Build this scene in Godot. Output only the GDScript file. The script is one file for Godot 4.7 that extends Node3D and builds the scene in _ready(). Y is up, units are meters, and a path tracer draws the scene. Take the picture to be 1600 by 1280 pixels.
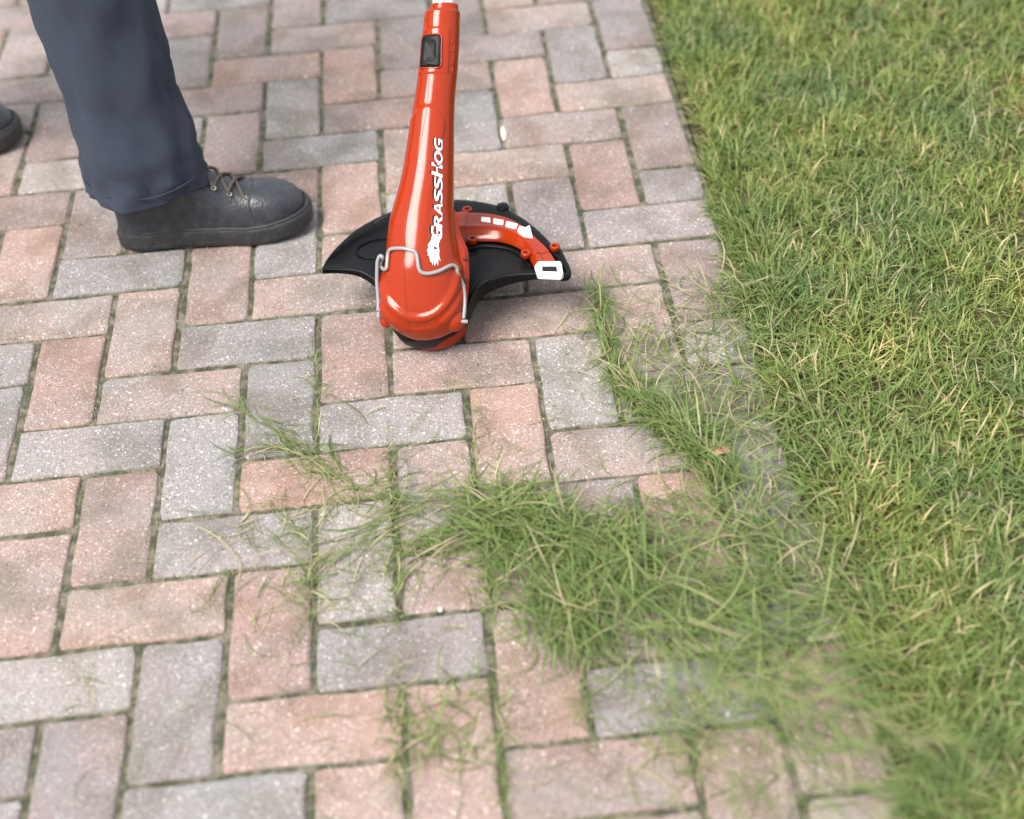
extends Node3D
# A grass trimmer standing on a herringbone brick path beside a lawn. Metres; y up; bricks sit on a 0.1 m lattice.

var rng := RandomNumberGenerator.new()
var body_frame: Transform3D      # x across the housing, y up along it, z out of its front
var outline: Array[Vector3] = [] # (height along the housing, left, right)
var seam: Array[Vector2] = []    # (height along the housing, where the seam runs)
var M := {}

# ------------------------------------------------------------------ mesh builder
class Shape:
	var v := PackedVector3Array()
	var i := PackedInt32Array()
	var c := PackedColorArray()

	func quad_grid(rows: Array, wrap := false) -> void:
		var at := v.size()
		var n: int = rows[0].size()
		for row in rows:
			v.append_array(PackedVector3Array(row))
		for a in rows.size() - 1:
			for b in (n if wrap else n - 1):
				var b2 := (b + 1) % n
				var p := at + a * n + b
				var q := at + a * n + b2
				i.append_array([p, q, q + n, p, q + n, p + n])

	func fan(ring: Array, mid: Vector3) -> void:
		var at := v.size()
		v.append_array(PackedVector3Array(ring))
		v.append(mid)
		for a in ring.size():
			i.append_array([at + a, at + (a + 1) % ring.size(), at + ring.size()])

	func mark() -> int:
		return i.size()

	func flip(from: int) -> void:
		for a in range(from, i.size(), 3):
			var t := i[a]
			i[a] = i[a + 1]
			i[a + 1] = t

	func closed(from := 0) -> void:   # turns a closed piece so that its faces look outwards (clockwise)
		var s := 0.0
		var o := v[i[from]]
		for a in range(from, i.size(), 3):
			s += (v[i[a]] - o).dot((v[i[a + 1]] - o).cross(v[i[a + 2]] - o))
		if s > 0.0:
			flip(from)

	func facing(dir: Vector3, from := 0) -> void:   # turns an open sheet so that it looks along dir
		var s := 0.0
		for a in range(from, i.size(), 3):
			s += (v[i[a + 2]] - v[i[a]]).cross(v[i[a + 1]] - v[i[a]]).dot(dir)
		if s < 0.0:
			flip(from)

	func mesh(smooth := true) -> ArrayMesh:
		var p := v
		var ix := i
		if not smooth:
			p = PackedVector3Array()
			ix = PackedInt32Array()
			for a in i:
				ix.append(p.size())
				p.append(v[a])
		var n := PackedVector3Array()
		n.resize(p.size())
		for a in range(0, ix.size(), 3):
			var f := (p[ix[a + 2]] - p[ix[a]]).cross(p[ix[a + 1]] - p[ix[a]])
			for b in 3:
				n[ix[a + b]] += f
		for a in n.size():
			n[a] = n[a].normalized() if n[a].length_squared() > 0.0 else Vector3.UP
		var arr := []
		arr.resize(Mesh.ARRAY_MAX)
		arr[Mesh.ARRAY_VERTEX] = p
		arr[Mesh.ARRAY_NORMAL] = n
		arr[Mesh.ARRAY_INDEX] = ix
		if c.size() == p.size():
			arr[Mesh.ARRAY_COLOR] = c
		var m := ArrayMesh.new()
		m.add_surface_from_arrays(Mesh.PRIMITIVE_TRIANGLES, arr)
		return m

func part(called: String, s: Shape, mat: Material, parent: Node3D, smooth := true) -> MeshInstance3D:
	# one named mesh under parent, its own origin at the foot of the piece; s is in world coordinates
	var lo := s.v[0]
	var hi := s.v[0]
	for p in s.v:
		lo = lo.min(p)
		hi = hi.max(p)
	var foot := Vector3((lo.x + hi.x) / 2, lo.y, (lo.z + hi.z) / 2)
	for a in s.v.size():
		s.v[a] -= foot
	var o := MeshInstance3D.new()
	o.name = called
	o.mesh = s.mesh(smooth)
	o.material_override = mat
	var held := Vector3.ZERO
	var up: Node = parent
	while up is Node3D and up != self:
		held += up.position
		up = up.get_parent()
	o.position = foot - held
	parent.add_child(o, true)
	return o

func thing(called: String, label: String, category: String, at := Vector3.ZERO, group := "") -> Node3D:
	var o := Node3D.new()
	o.name = called
	o.position = at
	add_child(o, true)
	return tag(o, label, category, group)

func tag(o: Node3D, label: String, category: String, group := "", kind := "") -> Node3D:
	o.set_meta("label", label)
	o.set_meta("category", category)
	if group:
		o.set_meta("group", group)
	if kind:
		o.set_meta("kind", kind)
	return o

# ------------------------------------------------------------------ shapes
func tube(s: Shape, path: Array, radius: float, sides := 10) -> void:
	var from := s.mark()
	var rows := []
	var side := Vector3.ZERO
	for a in path.size():
		var d: Vector3 = (path[mini(a + 1, path.size() - 1)] - path[maxi(a - 1, 0)]).normalized()
		if a == 0:
			side = d.cross(Vector3(0.31, 0.87, 0.37)).normalized()
		side = (side - d * side.dot(d)).normalized()
		var other := d.cross(side)
		var ring := []
		for k in sides:
			ring.append(path[a] + (side * cos(TAU * k / sides) + other * sin(TAU * k / sides)) * radius)
		rows.append(ring)
	s.quad_grid(rows, true)
	s.fan(rows[0], path[0])
	var q := s.mark()
	s.fan(rows[-1], path[-1])
	# the two caps look opposite ways
	for a in range(q, s.i.size(), 3):
		var t := s.i[a]
		s.i[a] = s.i[a + 1]
		s.i[a + 1] = t
	var cap := s.mark() - q
	for a in range(q - cap, q, 3):
		var t := s.i[a]
		s.i[a] = s.i[a + 1]
		s.i[a + 1] = t
	for a in range(q - cap, s.i.size(), 3):
		var t := s.i[a]
		s.i[a] = s.i[a + 1]
		s.i[a + 1] = t
	s.closed(from)

func curve(points: Array, per := 8) -> Array:
	var out := []
	for a in points.size() - 1:
		var p0: Vector3 = points[maxi(a - 1, 0)]
		var p3: Vector3 = points[mini(a + 2, points.size() - 1)]
		for k in per:
			out.append(points[a].cubic_interpolate(points[a + 1], p0, p3, float(k) / per))
	out.append(points[-1])
	return out

func lathe(s: Shape, frame: Transform3D, profile: Array, sides := 40) -> void:
	# profile: (radius, height) from the axis at the bottom round to the axis at the top
	var from := s.mark()
	var rows := []
	for p in profile:
		var ring := []
		for k in sides:
			ring.append(frame * Vector3(p.x * cos(TAU * k / sides), p.y, p.x * sin(TAU * k / sides)))
		rows.append(ring)
	s.quad_grid(rows, true)
	s.closed(from)

func slab(s: Shape, poly: Array, frame: Transform3D, z0: float, z1: float, bevel := 0.0) -> void:
	# a plate: a polygon in the frame's x, y from z0 to z1, its upper edge bevelled
	var from := s.mark()
	var n := poly.size()
	var inner := []
	for k in n:
		var e1: Vector2 = (poly[k] - poly[(k + n - 1) % n]).normalized()
		var e2: Vector2 = (poly[(k + 1) % n] - poly[k]).normalized()
		var nrm := (e1 + e2).normalized().orthogonal()
		inner.append(poly[k] + (-nrm if _inside(poly, poly[k] - nrm * 0.0002) else nrm) * bevel)
	var rings := []
	for lay in ([[poly, z0], [poly, z1 - bevel], [inner, z1]] if bevel > 0.0 else [[poly, z0], [poly, z1]]):
		var ring := []
		for p in lay[0]:
			ring.append(frame * Vector3(p.x, p.y, lay[1]))
		rings.append(ring)
	for a in rings.size() - 1:
		s.quad_grid([rings[a], rings[a + 1]], true)
	s.closed(from)
	for e in [[rings[0], -1.0], [rings[-1], 1.0]]:
		var q := s.mark()
		var at := s.v.size()
		s.v.append_array(PackedVector3Array(e[0]))
		for t in Geometry2D.triangulate_polygon(PackedVector2Array(poly)):
			s.i.append(at + t)
		s.facing(frame.basis.z * e[1], q)

func _inside(poly: Array, p: Vector2) -> bool:
	return Geometry2D.is_point_in_polygon(p, PackedVector2Array(poly))

func rounded(poly: Array, r: float, per := 4) -> Array:
	var out := []
	var n := poly.size()
	for k in n:
		var p: Vector2 = poly[k]
		var a: Vector2 = p + (poly[(k + n - 1) % n] - p).limit_length(r)
		var b: Vector2 = p + (poly[(k + 1) % n] - p).limit_length(r)
		for j in per + 1:
			var t := float(j) / per
			out.append(a.lerp(p, t).lerp(p.lerp(b, t), t))
	return out

# ------------------------------------------------------------------ the trimmer's housing
func table(rows: Array, v: float) -> Vector3:   # smooth look-up in rows of (v, a, b), v falling
	var k := 0
	while k < rows.size() - 2 and rows[k + 1].x > v:
		k += 1
	var p: Vector3 = rows[k]
	var q: Vector3 = rows[k + 1]
	var t := clampf((v - p.x) / (q.x - p.x), 0.0, 1.0)
	var pm: Vector3 = rows[maxi(k - 1, 0)]
	var qm: Vector3 = rows[mini(k + 2, rows.size() - 1)]
	# slopes limited so that the steps stay steps
	var out := p.lerp(q, t)
	var h := q.x - p.x
	for c in [1, 2]:
		var d := (q[c] - p[c]) / h
		var d0 := (p[c] - pm[c]) / (p.x - pm.x) if k > 0 else d
		var d1 := (qm[c] - q[c]) / (qm.x - q.x) if k < rows.size() - 2 else d
		var m0 := 0.0 if d0 * d <= 0.0 else 2.0 * d0 * d / (d0 + d)
		var m1 := 0.0 if d1 * d <= 0.0 else 2.0 * d1 * d / (d1 + d)
		out[c] = (2 * t ** 3 - 3 * t ** 2 + 1) * p[c] + (t ** 3 - 2 * t ** 2 + t) * h * m0 + (-2 * t ** 3 + 3 * t ** 2) * q[c] + (t ** 3 - t ** 2) * h * m1
	return out

func seam_at(v: float) -> float:
	var k := 0
	while k < seam.size() - 2 and seam[k + 1].x > v:
		k += 1
	return lerpf(seam[k].y, seam[k + 1].y, clampf((v - seam[k].x) / (seam[k + 1].x - seam[k].x), 0.0, 1.0))

const ROUNDNESS := 2.25

func angle_at(u: float, v: float) -> float:
	var t := table(outline, v)
	var x := clampf((u - (t.y + t.z) / 2) / maxf((t.z - t.y) / 2, 0.0005), -1.0, 1.0)
	return asin(signf(x) * absf(x) ** (ROUNDNESS / 2))

func hood(u: float, v: float) -> float:   # raised rings of the nose of the housing
	var cv := Vector2(0.1024, -0.0113).x
	var q := Vector2((u - Vector2(-0.0113, 0.1024).x) / 0.0478, (v - cv) / 0.0668).length()
	var low := smoothstep(cv + 0.012, cv - 0.012, v)
	return low * (0.0040 * smoothstep(0.98, 1.13, q) - 0.0022 * smoothstep(1.17, 1.21, q) + 0.0014 * smoothstep(1.28, 1.34, q) - 0.0016 * smoothstep(1.40, 1.44, q))

func panel(u: float, v: float) -> float:   # the raised face under the switch, arched at its upper end
	var d := (u - seam_at(v)) / 0.017
	var over := Vector2(0.3167, -0.5796).x - 0.009 * d * d
	return 0.0015 * smoothstep(over, over - 0.005, v) * smoothstep(Vector2(0.098, -0.5796).x, Vector2(0.1761, -0.5796).x, v) * smoothstep(1.75, 1.45, absf(d))

func housing(v: float, th: float, lift := 0.0) -> Vector3:
	var t := table(outline, v)
	var a := maxf((t.z - t.y) / 2, 0.0)
	var cx := (t.y + t.z) / 2
	var b := a * lerpf(0.55, 1.0, smoothstep(-0.03, 0.15, v))
	var s := sin(th)
	var c := cos(th)
	var p := Vector3(cx + a * signf(s) * absf(s) ** (2 / ROUNDNESS), v, b * signf(c) * absf(c) ** (2 / ROUNDNESS))
	var out := lift
	if c > 0.0:
		out += hood(p.x, v)
		# raised flat collar round the switch
		var far := absf(th - angle_at(seam_at(v), v))
		out += panel(p.x, v)
		out += 0.0011 * smoothstep(0.95, 0.85, far) * smoothstep(Vector2(0.3557, -0.5796).x, Vector2(0.3601, -0.5796).x, v) * smoothstep(Vector2(0.4217, -0.5796).x, Vector2(0.4173, -0.5796).x, v)
	return p + Vector3(s, 0, c) * out

func on_housing(p: Vector2, lift := 0.0) -> Vector3:
	return body_frame * housing(p.y, angle_at(p.x, p.y), lift)

func decal(s: Shape, poly: Array, lift: float) -> void:   # flat print that follows the housing
	var at := s.v.size()
	var q := s.mark()
	for p in poly:
		s.v.append(on_housing(p, lift))
	for t in Geometry2D.triangulate_polygon(PackedVector2Array(poly)):
		s.i.append(at + t)
	s.facing(body_frame.basis.z, q)

func lettering(s: Shape, text: String, foot: Vector2, long: float, tall: float, slant: float, lift: float, big: Array) -> void:
	# letters that read upwards along the housing: each is laid out on its own so that it can be wide and slanting
	var font := SystemFont.new()
	font.font_names = PackedStringArray(["Droid Sans"])
	font.font_weight = 700
	var each := long / text.length()
	for k in text.length():
		var tm := TextMesh.new()
		tm.font = font
		tm.text = text[k]
		tm.font_size = 64
		tm.pixel_size = 0.01
		tm.depth = 0.0
		tm.curve_step = 1.0
		var arr := tm.get_mesh_arrays()
		var vs: PackedVector3Array = arr[Mesh.ARRAY_VERTEX]
		var lo := vs[0]
		var hi := vs[0]
		for p in vs:
			lo = lo.min(p)
			hi = hi.max(p)
		var at := s.v.size()
		var q := s.mark()
		var h := tall * (1.32 if k in big else 1.0)
		for p in vs:
			var x := (p.x - lo.x) / (hi.x - lo.x) * each * 0.97 + each * k
			var y := (p.y - lo.y) / (hi.y - lo.y) * h
			s.v.append(on_housing(foot + Vector2(-y, x + y * slant), lift))
		var ix: PackedInt32Array = arr[Mesh.ARRAY_INDEX] if arr[Mesh.ARRAY_INDEX] != null else PackedInt32Array(range(vs.size()))
		for a in range(0, ix.size(), 3):
			var f := (vs[ix[a + 1]] - vs[ix[a]]).cross(vs[ix[a + 2]] - vs[ix[a]])
			if absf(f.z) > 1e-9:
				s.i.append_array([at + ix[a], at + ix[a + 1], at + ix[a + 2]])
		s.facing(body_frame.basis.z, q)

# ------------------------------------------------------------------ materials
func plastic(color: Color, rough: float, bump := 0.0) -> StandardMaterial3D:
	var m := StandardMaterial3D.new()
	m.albedo_color = color
	m.roughness = rough
	if bump > 0.0:
		m.heightmap_enabled = true
		m.heightmap_texture = M.fine
		m.heightmap_scale = bump
		m.uv1_triplanar = true
		m.uv1_world_triplanar = true
		m.uv1_scale = Vector3.ONE * 9.0
	return m

func noise_texture(seed_: int, freq: float, ramp: Array, size := 512, octaves := 4) -> NoiseTexture2D:
	var n := FastNoiseLite.new()
	n.seed = seed_
	n.frequency = freq
	n.fractal_octaves = octaves
	var t := NoiseTexture2D.new()
	t.width = size
	t.height = size
	t.seamless = true
	t.noise = n
	if ramp:
		var g := Gradient.new()
		g.offsets = PackedFloat32Array(ramp[0])
		g.colors = PackedColorArray(ramp[1])
		t.color_ramp = g
	return t

func aggregate(seed_: int, ground: Array, grains: Array, count: int) -> Array:
	# a concrete face of small stones: [colour image, height image], 1024 pixels over half a metre
	var n := 1024
	rng.seed = seed_
	var pix := PackedByteArray()
	pix.resize(n * n * 3)
	var high := PackedByteArray()
	high.resize(n * n)
	var broad := FastNoiseLite.new()
	broad.seed = seed_
	broad.frequency = 0.006
	broad.fractal_octaves = 3
	var im := broad.get_seamless_image(n / 4, n / 4)
	im.resize(n, n)
	var soft := im.get_data()
	var at := 0
	for k in n * n:
		var t := soft[k] / 255.0
		var g := 0.82 + 0.3 * rng.randf()
		var c: Color = ground[0].lerp(ground[1], t)
		pix[at] = mini(int(c.r8 * g), 255)
		pix[at + 1] = mini(int(c.g8 * g), 255)
		pix[at + 2] = mini(int(c.b8 * g), 255)
		high[k] = 70 + int(50 * rng.randf())
		at += 3
	for k in count:
		var r := 1.2 + 2.8 * rng.randf() ** 2.5
		var cx := rng.randi() % n
		var cy := rng.randi() % n
		var t := soft[cy * n + cx] / 255.0
		var pick := rng.randf()
		var c: Color = grains[0][0]
		for g in grains:
			if pick < g[1]:
				c = g[0]
				break
			pick -= g[1]
		var lum := 0.86 + 0.28 * rng.randf()
		c = c.lerp(ground[0] if t < 0.5 else ground[1], clampf(absf(t - 0.5) * 1.6, 0.0, 0.55))
		var squash := 0.6 + 0.4 * rng.randf()
		var turn := rng.randf() * PI
		var ca := cos(turn)
		var sa := sin(turn)
		var ri := int(ceil(r))
		for dy in range(-ri, ri + 1):
			for dx in range(-ri, ri + 1):
				var ex := (dx * ca + dy * sa) / r
				var ey := (-dx * sa + dy * ca) / (r * squash)
				var d := ex * ex + ey * ey
				if d > 1.0:
					continue
				var p := ((cy + dy + n) % n) * n + (cx + dx + n) % n
				pix[p * 3] = mini(int(c.r8 * lum), 255)
				pix[p * 3 + 1] = mini(int(c.g8 * lum), 255)
				pix[p * 3 + 2] = mini(int(c.b8 * lum), 255)
				high[p] = maxi(high[p], 120 + int(110 * (1.0 - d)))
	return [Image.create_from_data(n, n, false, Image.FORMAT_RGB8, pix), Image.create_from_data(n, n, false, Image.FORMAT_L8, high)]

func make_materials() -> void:
	M.fine = noise_texture(5, 0.09, [], 512, 3)
	M.orange = plastic(Color(0.605, 0.180, 0.046), 0.15)
	M.orange_matt = plastic(Color(0.605, 0.172, 0.046), 0.4)
	M.black = plastic(Color(0.9, 0.95, 1.0), 0.40, 0.03)
	M.black.albedo_texture = noise_texture(51, 0.03, [[0.0, 0.5, 0.68, 0.8, 1.0], [Color(0.034, 0.034, 0.037), Color(0.040, 0.040, 0.042), Color(0.052, 0.052, 0.052), Color(0.10, 0.10, 0.095), Color(0.15, 0.15, 0.14)]], 512, 6)
	M.black_gloss = plastic(Color(0.03, 0.031, 0.035), 0.35)
	M.black.metallic_specular = 0.32
	M.orange.metallic_specular = 0.44
	M.orange_matt.metallic_specular = 0.4
	M.switch = plastic(Color(0.075, 0.077, 0.083), 0.5)
	M.switch.metallic_specular = 0.35
	M.white = plastic(Color(0.93, 0.93, 0.92), 0.4)
	M.ink = plastic(Color(0.07, 0.06, 0.06), 0.5)
	M.groove = plastic(Color(0.36, 0.09, 0.04), 0.6)
	M.wire = plastic(Color(0.57, 0.57, 0.575), 0.3)
	M.tube = plastic(Color(0.90, 0.90, 0.90), 0.3)
	M.leather = plastic(Color(1, 1, 1), 0.33, 0.08)
	M.leather.albedo_texture = noise_texture(52, 0.02, [[0.0, 0.45, 0.65, 0.8, 1.0], [Color(0.165, 0.175, 0.20), Color(0.19, 0.20, 0.225), Color(0.21, 0.22, 0.24), Color(0.24, 0.245, 0.25), Color(0.28, 0.28, 0.275)]], 512, 5)
	M.leather.uv1_scale = Vector3.ONE * 4.0
	M.rubber = plastic(Color(1, 1, 1), 0.6, 0.1)
	M.rubber.albedo_texture = noise_texture(53, 0.02, [[0.0, 0.5, 0.65, 1.0], [Color(0.16, 0.165, 0.175), Color(0.185, 0.19, 0.195), Color(0.21, 0.208, 0.20), Color(0.27, 0.26, 0.245)]], 512, 5)
	M.rubber.uv1_scale = Vector3.ONE * 5.0
	M.lace = plastic(Color(0.32, 0.29, 0.26), 0.85)
	M.metal = plastic(Color(0.62, 0.60, 0.57), 0.35)
	M.metal.metallic = 0.8
	M.denim = plastic(Color(0.22, 0.25, 0.31), 0.95, 0.1)
	M.denim.uv1_scale = Vector3.ONE * 30.0
	# brick faces
	var red := aggregate(11, [Color8(168, 139, 128), Color8(150, 144, 139)], [[Color8(170, 142, 131), 0.30], [Color8(164, 136, 127), 0.18], [Color8(158, 149, 144), 0.20], [Color8(188, 172, 162), 0.18], [Color8(214, 206, 200), 0.06], [Color8(130, 118, 114), 0.08]], 60000)
	var grey := aggregate(12, [Color8(146, 143, 139), Color8(156, 144, 139)], [[Color8(158, 154, 150), 0.36], [Color8(144, 140, 137), 0.24], [Color8(166, 149, 141), 0.12], [Color8(184, 179, 174), 0.14], [Color8(214, 210, 204), 0.06], [Color8(122, 118, 116), 0.08]], 60000)
	var red_t := ImageTexture.create_from_image(red[0])
	var grey_t := ImageTexture.create_from_image(grey[0])
	var relief := ImageTexture.create_from_image(red[1])
	var relief_g := ImageTexture.create_from_image(grey[1])
	M.stain = noise_texture(31, 0.012, [[0.0, 0.36, 0.5, 0.62, 1.0], [Color(0.83, 0.82, 0.795), Color(0.92, 0.915, 0.90), Color(0.98, 0.98, 0.975), Color(1, 1, 1), Color(1, 1, 1)]], 512, 4)
	M.bricks = {}
	var tints := {
		"R": [Color(1.0, 0.99, 0.98), Color(1.03, 1.01, 0.99), Color(0.97, 0.95, 0.94), Color(1.0, 1.01, 1.01), Color(1.03, 1.0, 0.97)],
		"G": [Color(1, 1, 1), Color(0.95, 0.95, 0.95), Color(1.05, 1.04, 1.02), Color(1.0, 0.97, 0.965)],
		"M": [Color(0.92, 0.94, 0.96), Color(0.96, 0.99, 1.0), Color(0.90, 0.92, 0.93)],
		"L": [Color(1.12, 1.1, 1.07), Color(1.12, 1.1, 1.06)],
	}
	for key in tints:
		M.bricks[key] = []
		for tint in tints[key]:
			var m := StandardMaterial3D.new()
			m.albedo_color = Color(minf(tint.r * 0.97, 1.0), minf(tint.g * 0.97, 1.0), minf(tint.b * 0.985, 1.0))
			m.albedo_texture = grey_t if key in ["G", "L"] else red_t
			m.roughness = 0.88
			m.heightmap_enabled = true
			m.heightmap_texture = relief_g if key in ["G", "L"] else relief
			m.heightmap_scale = 0.11
			m.uv1_triplanar = true
			m.uv1_world_triplanar = true
			m.uv1_triplanar_sharpness = 6.0
			m.uv1_scale = Vector3.ONE * 2.0
			m.uv1_offset = Vector3(rng.randf(), rng.randf(), rng.randf())
			m.detail_enabled = true   # broad dirt that ignores the joints
			m.detail_blend_mode = BaseMaterial3D.BLEND_MODE_MUL
			m.detail_albedo = M.stain
			m.detail_uv_layer = BaseMaterial3D.DETAIL_UV_2
			m.uv2_triplanar = true
			m.uv2_world_triplanar = true
			m.uv2_scale = Vector3.ONE * 1.3
			M.bricks[key].append(m)
	M.sand = StandardMaterial3D.new()
	M.sand.albedo_texture = noise_texture(41, 0.02, [[0.0, 0.35, 0.5, 0.62, 1.0], [Color8(58, 56, 44), Color8(74, 76, 58), Color8(92, 90, 74), Color8(110, 104, 90), Color8(132, 124, 110)]], 1024, 6)
	M.sand.roughness = 1.0
	M.sand.heightmap_enabled = true
	M.sand.heightmap_texture = noise_texture(42, 0.06, [], 512, 5)
	M.sand.heightmap_scale = 0.4
	M.sand.uv1_triplanar = true
	M.sand.uv1_world_triplanar = true
	M.sand.uv1_scale = Vector3.ONE * 1.7
	M.soil = M.sand.duplicate()
	M.soil.albedo_texture = noise_texture(43, 0.02, [[0.0, 0.4, 0.6, 1.0], [Color8(52, 44, 30), Color8(70, 62, 38), Color8(84, 80, 46), Color8(104, 92, 64)]], 512, 5)
	M.grass = StandardMaterial3D.new()
	M.grass.vertex_color_use_as_albedo = true
	M.grass.roughness = 0.55
	M.grass.backlight_enabled = true
	M.grass.backlight = Color(0.55, 0.62, 0.28)
	M.stone_grit = plastic(Color(1, 1, 1), 0.9)
	M.stone_grit.vertex_color_use_as_albedo = true
	M.leaf = plastic(Color(0.66, 0.53, 0.40), 0.8)
	M.leaf.backlight_enabled = true
	M.leaf.backlight = Color(0.3, 0.22, 0.12)
	M.stone = plastic(Color(0.84, 0.83, 0.80), 0.8, 0.1)
	M.mortar = plastic(Color(0.80, 0.78, 0.74), 0.95, 0.2)

# ------------------------------------------------------------------ bricks
func brick_mesh(long: float, wide: float, seed_: int) -> ArrayMesh:
	# a worn paver lying along x, its top at y = 0: uneven edges, rolled arrises; normals set by hand so that the face stays flat
	rng.seed = seed_
	var ring: Array[Vector2] = []
	var n_long := maxi(1, roundi(long / 0.048))
	var hx := long / 2
	var hz := wide / 2
	var corner := [Vector2(-hx, -hz), Vector2(hx, -hz), Vector2(hx, hz), Vector2(-hx, hz)]
	for k in 4:
		var a: Vector2 = corner[k]
		var b: Vector2 = corner[(k + 1) % 4]
		var steps := n_long if k % 2 == 0 else 2
		var d := (b - a).normalized()
		var r := rng.randf_range(0.002, 0.006) if rng.randf() < 0.8 else rng.randf_range(0.008, 0.014)
		ring.append(a + d * r)
		for j in range(1, steps):
			ring.append(a.lerp(b, float(j) / steps + rng.randf_range(-0.12, 0.12) / steps) + d.orthogonal() * rng.randf_range(-0.0016, 0.0016))
		ring.append(b - d * (rng.randf_range(0.002, 0.006) if rng.randf() < 0.8 else rng.randf_range(0.008, 0.013)))
	var n := ring.size()
	var v := PackedVector3Array()
	var nm := PackedVector3Array()
	var ix := PackedInt32Array()
	var lays := [[0.0, -0.05, 0.0], [0.0, -0.0058, 0.25], [0.0022, -0.0018, 0.8], [0.0062, 0.0, 1.0]]
	for lay in lays:
		for k in n:
			var p: Vector2 = ring[k]
			var q := p - p.normalized() * 0.0
			var inward := Vector2(signf(p.x) * (1.0 if absf(p.x) > hx - 0.007 else 0.0), signf(p.y) * (1.0 if absf(p.y) > hz - 0.007 else 0.0))
			inward = inward.normalized() if inward != Vector2.ZERO else p.normalized()
			q = p - inward * float(lay[0]) * (1.0 + rng.randf_range(-0.45, 0.9))
			v.append(Vector3(q.x, lay[1], q.y))
			nm.append(Vector3(inward.x * (1.0 - lay[2]), lay[2], inward.y * (1.0 - lay[2])).normalized())
	for a in lays.size() - 1:
		for k in n:
			var p := a * n + k
			var q := a * n + (k + 1) % n
			ix.append_array([p, q, q + n, p, q + n, p + n])
	var top := (lays.size() - 1) * n
	v.append(Vector3(0, 0.0, 0))
	nm.append(Vector3.UP)
	for k in n:
		ix.append_array([top + k, top + (k + 1) % n, v.size() - 1])
	var arr := []
	arr.resize(Mesh.ARRAY_MAX)
	arr[Mesh.ARRAY_VERTEX] = v
	arr[Mesh.ARRAY_NORMAL] = nm
	arr[Mesh.ARRAY_INDEX] = ix
	# outward = clockwise: check one top triangle
	var f := (v[ix[-1]] - v[ix[-3]]).cross(v[ix[-2]] - v[ix[-3]])
	if f.y < 0.0:
		for a in range(0, ix.size(), 3):
			var t := ix[a]
			ix[a] = ix[a + 1]
			ix[a + 1] = t
		arr[Mesh.ARRAY_INDEX] = ix
	var m := ArrayMesh.new()
	m.add_surface_from_arrays(Mesh.PRIMITIVE_TRIANGLES, arr)
	return m

const EDGE := 6.0   # the path's right edge, in lattice units
# tone of the bricks by the lattice cell of their near left corner: R red, G grey, M brownish, L pale grey
const TONES := {
	"-1,12": "M", "0,12": "G", "3,12": "R", "4,12": "M", "-2,11": "M", "-1,11": "R", "2,11": "M", "3,11": "R", "-2,10": "R", "1,10": "M", "2,10": "G", "5,10": "M",
	"0,9": "R", "1,9": "R", "4,9": "G", "5,9": "G", "-1,8": "G", "0,8": "R", "3,8": "R", "4,8": "R", "-2,7": "M", "-1,7": "G", "2,7": "G", "3,7": "M",
	"-2,6": "R", "1,6": "R", "2,6": "R", "5,6": "M", "0,5": "R", "1,5": "G", "4,5": "R", "5,5": "G", "-1,4": "G", "0,4": "R", "3,4": "G", "4,4": "G",
	"-1,3": "R", "2,3": "M", "3,3": "R", "-2,2": "G", "1,2": "R", "2,2": "R", "5,2": "M", "0,1": "R", "1,1": "R", "4,1": "R", "5,1": "G",
	"-1,0": "G", "0,0": "G", "3,0": "L", "4,0": "M", "-1,-1": "R", "2,-1": "R", "3,-1": "R", "-2,-2": "G", "1,-2": "R", "2,-2": "M", "5,-2": "G",
	"0,-3": "L", "1,-3": "R", "4,-3": "R", "-1,-4": "R", "0,-4": "G", "3,-4": "M", "4,-4": "M", "-1,-5": "R", "2,-5": "R", "3,-5": "G",
	"1,-6": "R", "2,-6": "R", "4,-7": "R", "0,-7": "R", "-2,-6": "G",
}

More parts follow.
